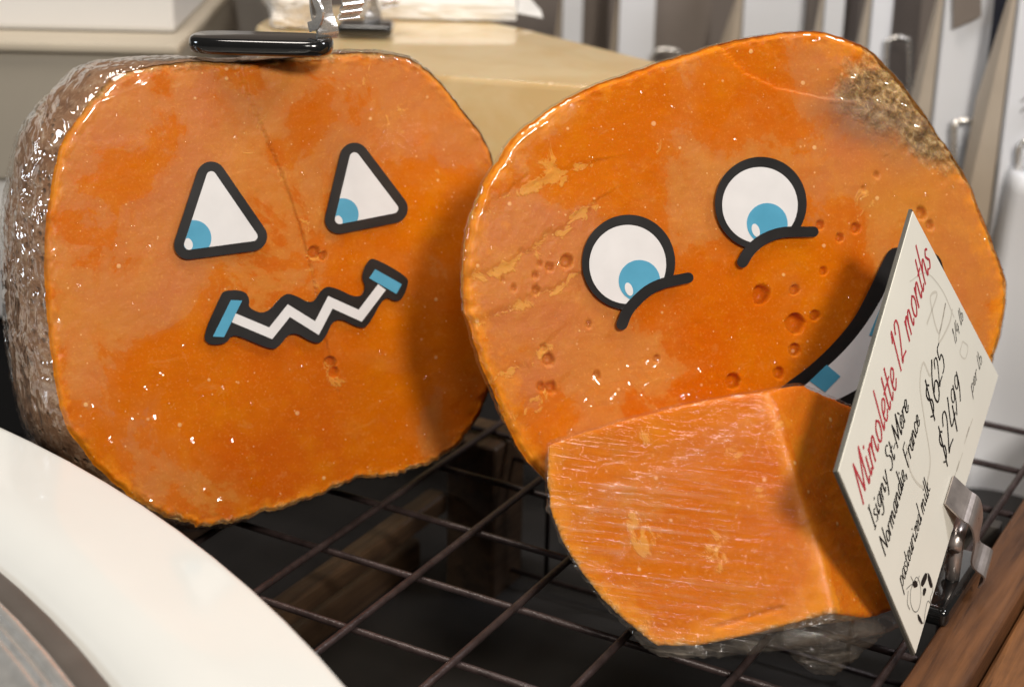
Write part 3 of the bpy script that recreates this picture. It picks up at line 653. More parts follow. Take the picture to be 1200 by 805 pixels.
# ------------------------------------------------------------------ small wedge
plF = Plane(-13, 24, at_z(790, 764, .012))
frontpx = [(642.5, 519), (640, 540), (640, 562), (643, 595), (657, 632), (678, 668), (704, 703), (737, 731), (770, 757), (808, 757), (864, 746), (921, 732), (977, 718), (963, 656), (940, 595), (926, 538), (907, 481), (897, 460), (855, 465), (789, 477), (718, 495.5), (652, 517)]
front = np.array([plF.hit(*q) for q in frontpx])
ridge_b = plF.hit(977, 718); ridge_t = plF.hit(897, 460)
rd = (ridge_t - ridge_b); rd /= np.linalg.norm(rd); hd = np.array([math.cos(math.radians(48)), math.sin(math.radians(48)), 0.]); nR = np.cross(hd, rd); nR /= np.linalg.norm(nR)
if nR @ (CAM - ridge_b) < 0: nR = -nR
def hitR(px, py): d = ray(px, py); return CAM + d * (((ridge_b - CAM) @ nR) / (d @ nR))
right = np.array([hitR(*q) for q in [(940, 451), (1001, 477), (1026, 545), (1046, 630), (1056, 690), (1057, 712), (1025, 722)]])
def clampz(P, z): P = np.array(P); P[:, 2] = np.maximum(P[:, 2], z); return P
backc = front.mean(0) - plF.n * .055
back = np.vstack([front[1:13] * .80 + backc * .20 - plF.n * .02 + np.array([0, 0, -.002]), (front * .55 + backc * .45)[2:12] - plF.n * .03, right * .85 + backc * .15 - nR * .012])
pts = clampz(np.vstack([front, right, back]), WR + .0012)
wbase = pts.mean(0); wbase[2] = WR
wedge = empty('cheese_wedge', wbase, 'small orange cheese wedge tightly wrapped in streaky cling film', 'cheese')
def remeshed(P, vox, bev=0.):
    bm = bmesh.new()
    for p in P: bm.verts.new(p)
    r = bmesh.ops.convex_hull(bm, input=bm.verts[:]); bmesh.ops.delete(bm, geom=[g for g in r['geom_interior'] if isinstance(g, bmesh.types.BMVert)], context='VERTS')
    me = bpy.data.meshes.new('tmp'); bm.to_mesh(me); bm.free(); o = bpy.data.objects.new('tmp', me); COL.objects.link(o)
    md = o.modifiers.new('r', 'REMESH'); md.mode = 'VOXEL'; md.voxel_size = vox
    sm = o.modifiers.new('s', 'SMOOTH'); sm.factor = .5; sm.iterations = 2
    dg = bpy.context.evaluated_depsgraph_get(); em = o.evaluated_get(dg).to_mesh()
    V = np.zeros(len(em.vertices) * 3); em.vertices.foreach_get('co', V); Nn = np.zeros(len(em.vertices) * 3); em.vertices.foreach_get('normal', Nn)
    F = [tuple(p.vertices) for p in em.polygons]; V = V.reshape(-1, 3); Nn = Nn.reshape(-1, 3)
    bpy.data.objects.remove(o); bpy.data.meshes.remove(me); return V, Nn, F
V, Nn, F = remeshed(pts, .0011)
# material split: faces lying in the two cut planes are cheese, the rest is rind
dF = np.abs((V - plF.P) @ plF.n); dR = np.abs((V - ridge_b) @ nR); topz = Nn[:, 2] > .5
cut = (dF < .0016) | (dR < .0016) | topz
ed_v = np.zeros(len(V))
uvf = np.stack([(V - plF.P) @ plF.u, (V - plF.P) @ plF.v], 1); fo = np.array([plF.loc(*q) for q in frontpx[1:13]])
de, _ = seg_dist(uvf, fo)
hh = .0004 * fbm(uvf[:, 0] * 60, uvf[:, 1] * 60, 51, 4) + .0003 * fbm(V[:, 1] * 150, V[:, 2] * 150, 52, 3)
dcr, sgc = seg_dist(uvf, px_uv(plF, [(840, 735), (880, 722), (915, 712)])); hh -= .0016 * np.exp(-((dcr + .0006 * fbm(uvf[:, 0] * 200, uvf[:, 1] * 200, 3, 2)) / .0007) ** 2) * (dF < .003)
V2 = V + Nn * hh[:, None]; V2[:, 2] = np.maximum(V2[:, 2], WR + .0006)
rimW = np.where(dF < .003, np.exp(-de / .010), .2 * np.exp(-np.maximum(V[:, 2] - .02, 0) / .01)) + .8 * np.exp(-(np.minimum(dF + dR, 1) / .004))
crW = -.02 + np.where(dF < .003, .08 * np.exp(-de / .012), 0)
for cx, cy, r in [(755, 515, 16), (755, 635, 20), (830, 650, 22), (890, 575, 8), (915, 500, 14), (860, 535, 16), (740, 610, 10), (890, 520, 8)]: crW += .24 * soft(blob(uvf, plF, cx, cy, r * 1.5)) * (dF < .003)
wtW = .06 + .14 * np.where(dF < .003, sstep(plF.loc(720, 500)[0], plF.loc(900, 500)[0], uvf[:, 0]), 0)
moW = np.where(dF < .003, .5 * np.exp(-de / .0032), 0)
Fc = [f for f in F if sum(cut[i] for i in f) >= 3]; Fr = [f for f in F if sum(cut[i] for i in f) < 3]
def sub(Fs):
    ids = sorted({i for f in Fs for i in f}); mp = {j: k for k, j in enumerate(ids)}; return ids, [[mp[i] for i in f] for f in Fs]
ids, Fs = sub(Fc); mk('cut_face', V2[ids], Fs, MAT['cheeseW'], wedge, True, dict(wet=wtW[ids], rim=rimW[ids], crumb=crW[ids], mould=moW[ids], grey=np.zeros(len(ids))))
ids, Fs = sub(Fr); mk('rind', V2[ids], Fs, MAT['rindW'], wedge, True)
# its film, gathered into a loose tail under the ridge
gather = np.array([plF.hit(768, 766), plF.hit(830, 768), plF.hit(890, 760), plF.hit(925, 756), hitR(1000, 744), hitR(1050, 735), hitR(1060, 722)])
Vw, Nw, Fw = remeshed(clampz(np.vstack([pts, gather]), WR + .0003), .0013)
uvw = np.stack([(Vw - plF.P) @ plF.u, (Vw - plF.P) @ plF.v], 1)
bot = sstep(.030, .008, Vw[:, 2]); nzw = 1 - 2 * np.abs(fbm(uvw[:, 0] * 110 + uvw[:, 1] * 160, Vw[:, 2] * 60 - uvw[:, 0] * 60 + Vw[:, 1] * 40, 77, 5, .65))
onF = ((Vw - plF.P) @ plF.n > -.004).astype(float)
wf = folds_disp(uvw, plF, [([(642, 596), (760, 560), (830, 525), (892, 480)], .0012, .0010), ([(650, 640), (720, 580), (800, 545)], .0010, .0009), ([(705, 690), (735, 630), (770, 560)], .0009, .0008), ([(690, 665), (780, 690), (900, 690)], .0006, .0008), ([(660, 560), (740, 540), (840, 500)], .0008, .0009), ([(895, 470), (880, 540)], .0006, .0008)], 14) * onF
dg, _ = seg_dist(uvw, px_uv(plF, [(640, 610), (760, 566), (835, 526), (890, 486)])); band = np.exp(-(dg / .0065) ** 2) * onF * sstep(-.4, .5, fbm(uvw[:, 0] * 70, uvw[:, 1] * 70, 15, 4))
Vw = Vw + Nw * wf[:, None]
Vw = Vw + Nw * (.0011 + .0002 * nzw + bot * .0009 * nzw)[:, None]; Vw[:, 2] = np.maximum(Vw[:, 2], WR + .0002)
hz = .12 + .75 * sstep(plF.loc(930, 600)[0], plF.loc(760, 600)[0], uvw[:, 0]); hz = np.clip(hz * sstep(plF.loc(800, 480)[1], plF.loc(800, 590)[1], uvw[:, 1] + .10 * (uvw[:, 0] - plF.loc(700, 500)[0])) + bot * .6, 0, 1)
mk('plastic_wrap', Vw, Fw, MAT['filmW'], wedge, True, dict(haze=hz, cloud=bot * (.05 + .16 * np.clip(nzw, 0, 1) ** 2) + .16 * band + .20 * wf / .0012))
tp = np.array([plF.hit(928, 742), plF.hit(972, 728), at_z(938, 776, .006), at_z(949, 787, .0032), at_z(973, 790, .0032), at_z(988, 780, .0034), at_z(1003, 766, .005), hitR(1010, 738), hitR(1040, 735)])
Vt, Nt, Ft = remeshed(clampz(np.vstack([tp, tp * .9 + backc * .1]), WR + .0005), .0009)
wq = 1 - 2 * np.abs(fbm(Vt[:, 0] * 170 + Vt[:, 2] * 60, Vt[:, 1] * 120 + Vt[:, 2] * 200, 83, 5, .65))
Vt = Vt + Nt * (.0016 * wq)[:, None]; Vt[:, 2] = np.maximum(Vt[:, 2], WR + .0002)
mk('wrap_tail', Vt, Ft, MAT['filmW'], wedge, True, dict(haze=np.full(len(Vt), .3), cloud=.02 + .12 * np.clip(wq, 0, 1) ** 3))
# ------------------------------------------------------------------ price card
nC = np.array([.83, -.49, .24]); nC /= np.linalg.norm(nC)
c3 = at_z(1073, 765, .012)
def hitC(px, py, h=0.): d = ray(px, py); return CAM + d * (((c3 + nC * h - CAM) @ nC) / (d @ nC))
cor = [hitC(983, 552), hitC(1070, 248), hitC(1170, 440), hitC(1073, 765)]
cu = cor[1] - cor[0]; CWd = np.linalg.norm(cu); cu /= CWd; cv = np.cross(nC, cu)     # cv points up the card
def card_uv(px, py): q = hitC(px, py) - cor[0]; return np.array([q @ cu, q @ cv])
def card3(uv, h): uv = np.asarray(uv); return cor[0] + uv[..., 0:1] * cu + uv[..., 1:2] * cv + h * nC
card = empty('price_card', cor[3], 'cream price card reading Mimolette 12 months, held upright in a metal clip', 'price card')
def prism(name, quad, n, t0, t1, mat, parent):
    Q = np.array(quad); V = np.vstack([Q + n * t1, Q + n * t0]); F = [(0, 1, 2, 3), (7, 6, 5, 4)] + [(i, 4 + i, 4 + (i + 1) % 4, (i + 1) % 4) for i in range(4)]
    a = np.cross(Q[1] - Q[0], Q[2] - Q[0]) @ n
    if a < 0: F = [f[::-1] for f in F]
    return mk(name, V, F, mat, parent)
prism('card_face', cor, nC, -.0004, 0., MAT['card'], card)
cc = sum(cor) / 4; prism('sleeve', [cc + (c - cc) * 1.012 for c in cor], nC, -.0018, -.0005, MAT['card_edge'], card)
G = {
 'a': (.50, [[(.40, .40), (.27, .5), (.10, .40), (.05, .16), (.15, .0), (.28, .08), (.41, .44)], [(.42, .49), (.38, .12), (.43, .01), (.52, .09)]]),
 'b': (.46, [[(.12, 1.0), (.08, .08)], [(.08, .3), (.22, .49), (.37, .40), (.38, .16), (.24, .0), (.08, .08)]]),
 'c': (.42, [[(.37, .40), (.26, .5), (.10, .40), (.05, .16), (.16, .0), (.36, .10)]]),
 'd': (.52, [[(.40, .40), (.27, .5), (.10, .40), (.05, .16), (.15, .0), (.28, .08), (.41, .40)], [(.46, 1.0), (.40, .12), (.44, .01), (.53, .09)]]),
 'e': (.42, [[(.06, .22), (.25, .26), (.36, .38), (.26, .5), (.10, .40), (.05, .16), (.17, .0), (.38, .12)]]),
 'g': (.50, [[(.40, .40), (.27, .5), (.10, .40), (.06, .18), (.16, .05), (.30, .14), (.41, .44)], [(.43, .49), (.38, .0), (.30, -.28), (.12, -.32), (.04, -.22)]]),
 'h': (.50, [[(.14, 1.0), (.07, .0)], [(.09, .28), (.25, .47), (.37, .45), (.37, .12), (.42, .01), (.52, .09)]]),
 'i': (.26, [[(.10, .49), (.07, .10), (.12, .01), (.22, .09)], [(.135, .70), (.15, .74)]]),
 'k': (.48, [[(.14, 1.0), (.07, .0)], [(.38, .48), (.12, .24)], [(.16, .27), (.34, .03), (.46, .06)]]),
 'l': (.26, [[(.16, 1.0), (.08, .12), (.13, .01), (.23, .09)]]),
 'm': (.78, [[(.10, .49), (.05, .0)], [(.08, .28), (.20, .47), (.31, .44), (.30, .0)], [(.31, .28), (.45, .47), (.57, .44), (.57, .12), (.63, .01), (.73, .09)]]),
 'n': (.54, [[(.10, .49), (.05, .0)], [(.08, .28), (.24, .47), (.36, .44), (.36, .12), (.41, .01), (.51, .09)]]),
 'o': (.46, [[(.24, .5), (.09, .40), (.06, .14), (.19, .0), (.36, .12), (.38, .36), (.24, .5)]]),
 'p': (.48, [[(.12, .49), (.02, -.38)], [(.09, .30), (.24, .5), (.38, .40), (.37, .14), (.22, .0), (.07, .08)]]),
 'r': (.38, [[(.10, .49), (.05, .0)], [(.07, .24), (.18, .44), (.32, .48), (.36, .42)]]),
 's': (.36, [[(.32, .42), (.20, .5), (.09, .40), (.18, .27), (.29, .14), (.20, .01), (.04, .07)]]),
 't': (.32, [[(.16, .82), (.08, .12), (.14, .01), (.26, .09)], [(.02, .49), (.29, .50)]]),
 'u': (.52, [[(.10, .49), (.07, .14), (.15, .01), (.28, .10), (.40, .42)], [(.42, .49), (.38, .12), (.43, .01), (.52, .09)]]),
 'y': (.48, [[(.08, .49), (.14, .12), (.22, .08)], [(.42, .49), (.26, .06), (.10, -.30), (.0, -.30)]]),
 'z': (.42, [[(.08, .47), (.38, .47), (.05, .03), (.38, .03)]]),
 'F': (.56, [[(.16, .96), (.08, .0)], [(.15, .95), (.56, .95)], [(.12, .52), (.44, .52)]]),
 'I': (.26, [[(.14, .96), (.08, .0)], [(.05, .96), (.23, .96)], [(.0, .0), (.18, .0)]]),
 'M': (.88, [[(.18, .96), (.06, .0)], [(.18, .96), (.38, .10)], [(.38, .10), (.74, .96)], [(.74, .96), (.70, .10), (.76, .01), (.84, .08)]]),
 'N': (.72, [[(.16, .96), (.06, .0)], [(.16, .96), (.54, .02)], [(.54, .02), (.66, .96)]]),
 'S': (.52, [[(.48, .84), (.34, .97), (.15, .88), (.16, .66), (.34, .50), (.44, .28), (.34, .05), (.14, .0), (.03, .12)]]),
 '1': (.34, [[(.08, .78), (.22, .96), (.12, .0)]]),
 '2': (.50, [[(.08, .76), (.18, .94), (.36, .92), (.40, .70), (.22, .34), (.03, .03), (.18, .07), (.44, .03)]]),
 '4': (.52, [[(.24, .96), (.05, .32), (.46, .32)], [(.40, .58), (.30, -.06)]]),
 '5': (.48, [[(.44, .95), (.16, .95), (.11, .56), (.30, .58), (.40, .36), (.28, .06), (.04, .04)]]),
 '6': (.50, [[(.42, .96), (.18, .66), (.06, .28), (.16, .02), (.34, .08), (.42, .32), (.30, .48), (.10, .36)]]),
 '9': (.50, [[(.40, .82), (.26, .96), (.10, .80), (.12, .56), (.28, .52), (.41, .80)], [(.43, .93), (.36, .40), (.14, .0)]]),
 '$': (.46, [[(.40, .72), (.28, .82), (.13, .72), (.18, .52), (.34, .36), (.32, .16), (.18, .08), (.04, .18)], [(.28, .98), (.20, -.08)]]),
 '/': (.36, [[(.38, 1.0), (.0, -.06)]]), '-': (.34, [[(.05, .30), (.30, .30)]]), ',': (.2, [[(.08, .06), (.10, .0), (.03, -.15)]]), ' ': (.30, []), '`': (0, [[(-.33, .80), (-.20, .62)]]),
}
def write(name, text, p0, p1, cap, w, mat, shear=.20, nib=.0, parent=None, hgt=.00012, label=None):
    """pen-stroke lettering from photo pixel p0 to p1 along a baseline on the card"""
    a, b = card_uv(*p0), card_uv(*p1); d = b - a; L = np.linalg.norm(d); d /= L; n = np.array([-d[1], d[0]])
    tot = sum(G[c][0] for c in text); sx = L / tot; parts = []; x = 0; k = 0
    for c in text:
        adv, strokes = G[c]
        for st in strokes:
            P = smooth_open(st, 5) if len(st) > 2 else np.linspace(st[0], st[1], 4)
            P = np.stack([(P[:, 0] + x) * sx + P[:, 1] * cap * shear, P[:, 1] * cap], 1)
            Q = a + P[:, 0:1] * d + P[:, 1:2] * n
            t = np.gradient(Q, axis=0); t /= np.linalg.norm(t, axis=1)[:, None] + 1e-12; nn = np.stack([-t[:, 1], t[:, 0]], 1)
            dir_ = t @ d; up_ = t @ n; ang = np.abs(dir_ * math.sin(.6) + up_ * math.cos(.6))
            ww = w * (1 - nib + nib * ang); m = len(Q)
            e = t * 0; e[0] = -t[0] * ww[0] * .6; e[-1] = t[-1] * ww[-1] * .6; Q = Q + e
            Vt = np.vstack([card3(Q + nn * ww[:, None], hgt + (k % 5) * .00001), card3(Q - nn * ww[:, None], hgt + (k % 5) * .00001)]); k += 1
            parts.append((Vt, [(i, m + i, m + i + 1, i + 1) for i in range(m - 1)]))
        x += adv
    V, F = join(parts); return mk(name, V, F, mat, parent or card)
write('title', 'Mimolette 12 months', (1011, 592), (1091, 309), .0172, .00064, MAT['red'], .22, .35)
write('text_line', 'Isigny St-Me`re', (1025, 620), (1065, 477), .0104, .00052, MAT['ink'], .16, .6)
write('text_line', 'Normandie, France', (1037, 652), (1078, 494), .0094, .00048, MAT['ink'], .16, .6)
write('text_line', 'pasteurized milk', (1057, 689), (1090, 573), .0086, .00040, MAT['ink'], .16, .6)
write('price', '$6', (1092, 497), (1103, 458), .0172, .00062, MAT['ink'], .2, .45)
write('price', '25', (1101, 454), (1108, 426), .0118, .00052, MAT['ink'], .2, .45)
write('price', '$24', (1107, 550), (1123, 494), .0172, .00062, MAT['ink'], .2, .45)
write('price', '99', (1120, 490), (1128, 458), .0118, .00052, MAT['ink'], .2, .45)
write('unit_text', '1/4 lb', (1119, 404), (1129, 372), .0066, .00026, MAT['ink'], .2, .3)
write('unit_text', 'per lb', (1139, 462), (1151, 422), .0066, .00026, MAT['ink'], .2, .3)
def card_line(name, pxs, w, mat, hgt=.00008, closed=False, parent=None):
    Q = np.array([card_uv(*p) for p in pxs]); Q = smooth_closed(Q, 60) if closed else smooth_open(Q, 8)
    if closed: Q = np.vstack([Q, Q[:1]])
    t = np.gradient(Q, axis=0); t /= np.linalg.norm(t, axis=1)[:, None] + 1e-12; nn = np.stack([-t[:, 1], t[:, 0]], 1); m = len(Q)
    V = np.vstack([card3(Q + nn * w, hgt), card3(Q - nn * w, hgt)]); return V, [(i, m + i, m + i + 1, i + 1) for i in range(m - 1)]
wm = [card_line('', p, w, None, .00005 + .00001 * i) for i, (p, w) in enumerate([([(1062, 520), (1068, 555), (1083, 570), (1090, 540), (1083, 490), (1078, 450), (1082, 425), (1090, 440), (1094, 420)], .0006), ([(1086, 380), (1098, 345), (1090, 350), (1100, 390), (1108, 355), (1100, 400), (1112, 380), (1116, 362)], .0006), ([(1066, 330), (1085, 320), (1104, 340), (1118, 372)], .0003), ([(1128, 400), (1134, 406), (1131, 420), (1125, 414), (1128, 400)], .0003), ([(1118, 560), (1124, 540), (1121, 552), (1128, 530)], .0003), ([(1130, 520), (1136, 500), (1132, 512), (1140, 490)], .0003)])]
V, F = join(wm); mk('watermark', V, F, MAT['faint'], card)
cowl = [card_line('', p, .00022, None, .00010 + .00001 * i) for i, p in enumerate([[(1070, 683), (1074, 676), (1078, 684), (1079, 700), (1076, 714), (1071, 716), (1067, 706), (1067, 692), (1070, 683)], [(1062, 690), (1066, 686), (1069, 684)], [(1067, 675), (1070, 681)], [(1077, 674), (1075, 682)], [(1080, 684), (1086, 672), (1090, 676), (1093, 690), (1090, 700), (1091, 708), (1087, 704), (1084, 716), (1082, 730), (1077, 722)], [(1064, 692), (1063, 706), (1066, 714)]])]
V, F = join(cowl); cow = mk('cow_drawing', V, F, MAT['grey_ink'], card)
def patch(pxs, h):
    Q = smooth_closed([card_uv(*p) for p in pxs], 20); T = poly_faces(Q); return card3(Q, h), T
V, F = join([patch(p, .00018 + .00001 * i) for i, p in enumerate([[(1079, 682), (1084, 671), (1086, 676), (1081, 687)], [(1088, 672), (1092, 686), (1090, 688), (1087, 678)], [(1069, 682), (1073, 680), (1075, 686), (1071, 688)], [(1082, 689), (1085, 690), (1083, 697), (1081, 696)], [(1075, 719), (1079, 725), (1080, 731), (1076, 726)]])]); mk('cow_patch', V, F, MAT['ink'], cow)
# ---- spring clip on the lower card edge
pc = hitC(1118, 596); ed_dir = cor[2] - cor[3]; ed_dir /= np.linalg.norm(ed_dir); out_dir = -np.cross(nC, ed_dir)
if out_dir @ (cor[0] - cor[3]) > 0: out_dir = -out_dir
clip = empty('spring_clip', pc + out_dir * .02, 'bent silver spring clip gripping the lower edge of the price card', 'clip')
def strip(name, prof, half, thick, mat, parent, o=None):
    P = smooth_open(prof, 5); t = np.gradient(P, axis=0); t /= np.linalg.norm(t, axis=1)[:, None]; nn = np.stack([-t[:, 1], t[:, 0]], 1); V = []; m = len(P)
    hw = np.broadcast_to(half, (m,)) if np.ndim(half) == 0 else np.interp(np.linspace(0, 1, m), np.linspace(0, 1, len(half)), half)
    oo = pc if o is None else o
    for sgn in (-1, 1):
        for q in (P, P + nn * thick):
            for i in range(m): V.append(oo + out_dir * q[i, 0] + nC * q[i, 1] + ed_dir * sgn * hw[i])
    F = []
    for i in range(m - 1):
        F += [(i, i + 1, 2 * m + i + 1, 2 * m + i), (m + i, 3 * m + i, 3 * m + i + 1, m + i + 1), (i, m + i, m + i + 1, i + 1), (2 * m + i, 2 * m + i + 1, 3 * m + i + 1, 3 * m + i)]
    F += [(0, 2 * m, 3 * m, m), (m - 1, 2 * m - 1, 4 * m - 1, 3 * m - 1)]
    bm = bmesh.new(); vs = [bm.verts.new(v) for v in V]
    for f in F: bm.faces.new([vs[i] for i in f])
    bmesh.ops.recalc_face_normals(bm, faces=bm.faces[:]); return bm_mesh(name, bm, mat, parent)
K_ = 1.65
sc2 = lambda P: [(x * K_, y * K_) for x, y in P]
strip('front_jaw', sc2([(-.007, .0003), (-.0015, .0030), (.0015, .0048), (.008, .0040), (.0165, .0012), (.021, .0035), (.0245, .0012)]), [.0078, .0080, .0080, .0076, .0070, .0078, .0084], .0008, MAT['clipm'], clip)
strip('back_jaw', sc2([(-.006, -.0026), (-.001, -.0065), (.008, -.0062), (.014, -.0035), (.018, -.0065), (.021, -.005)]), [.0078, .0078, .0070, .0065, .0072, .0074], .0008, MAT['clipm'], clip)
ax = pc + out_dir * .0155 - nC * .0022
V, F = tube_vf([ax - ed_dir * .0085, ax, ax + ed_dir * .0085], .0032, 14); mk('spring_coil', V, F, MAT['clipm'], clip, True)
fb = ax.copy(); fb[2] = WR + .0046
box('base', fb - DB * .004, DA * .030, DB * .011, (0, 0, .0042), MAT['gloss_black'], clip, .0036, 4, True)
V, F = tube_vf([fb + [0, 0, .003], (fb + ax) / 2, ax], .003, 10); mk('stem', V, F, MAT['clipm'], clip, True)
# ------------------------------------------------------------------ white dish, lower left
ZD = .068
E = np.array([at_z(*q, ZD)[:2] for q in [(0, 500), (69, 535), (134, 567), (201, 615), (268, 672), (318, 711), (369, 763), (405, 800)]])
Am = np.c_[2 * E, np.ones(len(E))]; sol = np.linalg.lstsq(Am, (E ** 2).sum(1), rcond=None)[0]; DC = sol[:2]; DR = math.sqrt(sol[2] + DC @ DC)
print('dish', DC, DR)
def lathe(name, prof, mat, parent, n=160, wob=0):
    P = smooth_open(prof, 4); V = []; F = []; m = len(P)
    for i in range(n):
        t = 2 * math.pi * i / n
        for r, z in P: V.append((DC[0] + r * math.cos(t), DC[1] + r * math.sin(t), z))
    for i in range(n):
        for k in range(m - 1): a = i * m + k; b = ((i + 1) % n) * m + k; F.append((a, b, b + 1, a + 1))
    bm = bmesh.new(); vs = [bm.verts.new(v) for v in V]
    for f in F: bm.faces.new([vs[i] for i in f])
    bmesh.ops.recalc_face_normals(bm, faces=bm.faces[:])
    return bm_mesh(name, bm, mat, parent, True)
dish = empty('serving_dish', (DC[0], DC[1], WR), 'glossy white round footed dish edge beside the pumpkin faced cheese', 'dish')
IN = [np.linalg.norm(at_z(*q, ZD - .004)[:2] - DC) for q in [(0, 683), (49, 716), (90, 752), (151, 804)]]; RI = float(np.mean(IN)); print('inner', IN)
lathe('rim', [(DR - .004, ZD - .0075), (DR - .0008, ZD - .004), (DR, ZD - .001), (DR - .0012, ZD + .0006), (DR - .006, ZD + .0012), (DR - .02, ZD + .0022), (RI + .026, ZD + .0030), (RI + .016, ZD + .0020), (RI + .008, ZD - .0012), (RI + .002, ZD - .0052), (RI - .004, ZD - .009), (RI - .012, ZD - .0115)], MAT['ceramic'], dish)
lathe('underside', [(DR - .004, ZD - .0076), (DR - .03, ZD - .013), (RI, ZD - .02), (.055, ZD - .024), (.035, ZD - .03), (.03, .02), (.05, .006), (.07, WR + .0003), (.066, WR + .0003), (.03, .004)], MAT['ceramic'], dish)
pan = empty('metal_pan', (DC[0], DC[1], ZD - .008), 'round brushed steel pan with grey rubber ring seated in the white dish', 'pan')
lathe('rubber_ring', [(RI - .0125, ZD - .0113), (RI - .002, ZD - .0052), (RI - .001, ZD - .0030), (RI - .003, ZD - .0022), (RI - .009, ZD - .0022), (RI - .0115, ZD - .003)], MAT['rubber'], pan)
lathe('steel_bowl', [(RI - .0116, ZD - .004), (RI - .0118, ZD - .0006), (RI - .0135, ZD + .0008), (RI - .0155, ZD + .0004), (RI - .0165, ZD - .001), (RI - .0178, ZD - .0012), (RI - .0190, ZD - .0002), (RI - .0205, ZD - .0016), (RI - .0225, ZD - .0010), (RI - .025, ZD - .0026), (RI - .027, ZD - .0035), (RI - .033, ZD - .006), (RI - .036, ZD - .0045), (RI - .041, ZD - .0045), (RI - .045, ZD - .008), (RI - .06, ZD - .0105), (.001, ZD - .0105)], MAT['steel'], pan)
# ------------------------------------------------------------------ pale gold cheese behind
ZY = .165
ypx = [(935, 121), (800, 110), (700, 102), (600, 95), (505, 88), (430, 72), (330, 48), (300, 30), (330, 10), (430, 6), (520, 14), (620, 36), (700, 56), (775, 75), (860, 98)]
Q = np.array([at_z(*q, ZY) for q in ypx]); gold = empty('cheese_block', (Q[:, 0].mean(), Q[:, 1].mean(), WR), 'big pale gold cheese block in shiny film behind the orange cheeses', 'cheese')
n = len(Q); cq = Q.mean(0); rings = [Q * 1.0]
def ins(e, z): R = cq + (Q - cq) * (1 - e); R[:, 2] = z; return R
rings = [ins(0, WR + .0002), ins(0, .06), ins(0, ZY - .003), ins(.003, ZY - .0012), ins(.010, ZY), ins(.5, ZY + .0005), ins(.98, ZY + .0005)]
V = np.vstack(rings); F = [(i * n + k, (i + 1) * n + k, (i + 1) * n + (k + 1) % n, i * n + (k + 1) % n) for i in range(6) for k in range(n)] + [tuple(6 * n + k for k in range(n))[::-1], tuple(range(n))]
bm = bmesh.new(); vs = [bm.verts.new(v) for v in V]
for f in F: bm.faces.new([vs[i] for i in f])
bmesh.ops.recalc_face_normals(bm, faces=bm.faces[:]); bm_mesh('paste', bm, MAT['yellow'], gold)
# thin film lifted slightly off the top
e0 = at_z(500, 88, ZY); e1 = at_z(935, 121, ZY)
V, F = tube_vf(np.linspace(e0 + [0, -.0002, .0003], e1 + [0, -.0002, .0003], 12), .0006, 6); mk('film_seam', V, F, MAT['film'], gold, True)
# ------------------------------------------------------------------ paper parcels and tag clips on top
def parcel(name, corners, z0, hgt, mat, label, cat, seed, amp=.003, nu=26, nv=20, nz=8):
    """wrapped parcel: rounded slab over a quadrilateral footprint with creased sides"""
    c = np.array(corners); o = empty(name, (c[:, 0].mean(), c[:, 1].mean(), z0), label, cat); bm = bmesh.new(); bmesh.ops.create_cube(bm, size=2)
    bmesh.ops.subdivide_edges(bm, edges=bm.edges[:], cuts=14, use_grid_fill=True); bm.verts.index_update(); Vv = []
    for v in bm.verts:
        x, y, z = v.co; s = (x + 1) / 2; t = (y + 1) / 2; r = .12 * max(0, z) ** 3 + .02
        s = .5 + (s - .5) * (1 - r); t = .5 + (t - .5) * (1 - r)
        p = (c[0] * (1 - s) + c[1] * s) * (1 - t) + (c[3] * (1 - s) + c[2] * s) * t
        nz_ = mnoise.fractal(Vector((p[0] * 60 + seed, p[1] * 60, z * 1.5)), .6, 2.2, 4) + .8 * abs(mnoise.noise(Vector((p[0] * 140, p[1] * 140 + seed, z * 3))))
        zz = z0 + (z + 1) / 2 * hgt
        Vv.append((p[0] + amp * nz_ * x, p[1] + amp * nz_ * y, max(z0 + .0002, zz + amp * nz_ * .8 * (z > -.9))))
    for v, q in zip(bm.verts, Vv): v.co = q
    bm_mesh('wrapping', bm, mat, o, False); return o
zt = ZY + .0012
p1 = parcel('paper_parcel', [at_z(425, 23, zt)[:2], at_z(606, 26, zt)[:2], at_z(632, -40, zt)[:2], at_z(425, -55, zt)[:2]], zt, .016, MAT['paper'], 'flat white paper parcel lying on the pale gold cheese block', 'parcel', 3, .0009)
fl_ = np.array([at_z(560, -8, zt + .012), at_z(606, 16, zt + .005), at_z(636, 22, zt + .0005), at_z(634, 14, zt + .004), at_z(600, -25, zt + .014)])
mk('folded_flap', np.vstack([fl_, fl_ + [0, 0, .0006]]), [(0, 1, 2, 3, 4)[::-1], (5, 6, 7, 8, 9)] + [(i, (i + 1) % 5, 5 + (i + 1) % 5, 5 + i) for i in range(5)], MAT['paper'], p1)
parcel('paper_parcel', [at_z(322, 34, zt)[:2], at_z(372, 36, zt)[:2], at_z(395, -30, zt)[:2], at_z(300, -30, zt)[:2]], zt, .024, MAT['wax'], 'crumpled waxy paper parcel behind the black tag holder', 'parcel', 9, .0035)
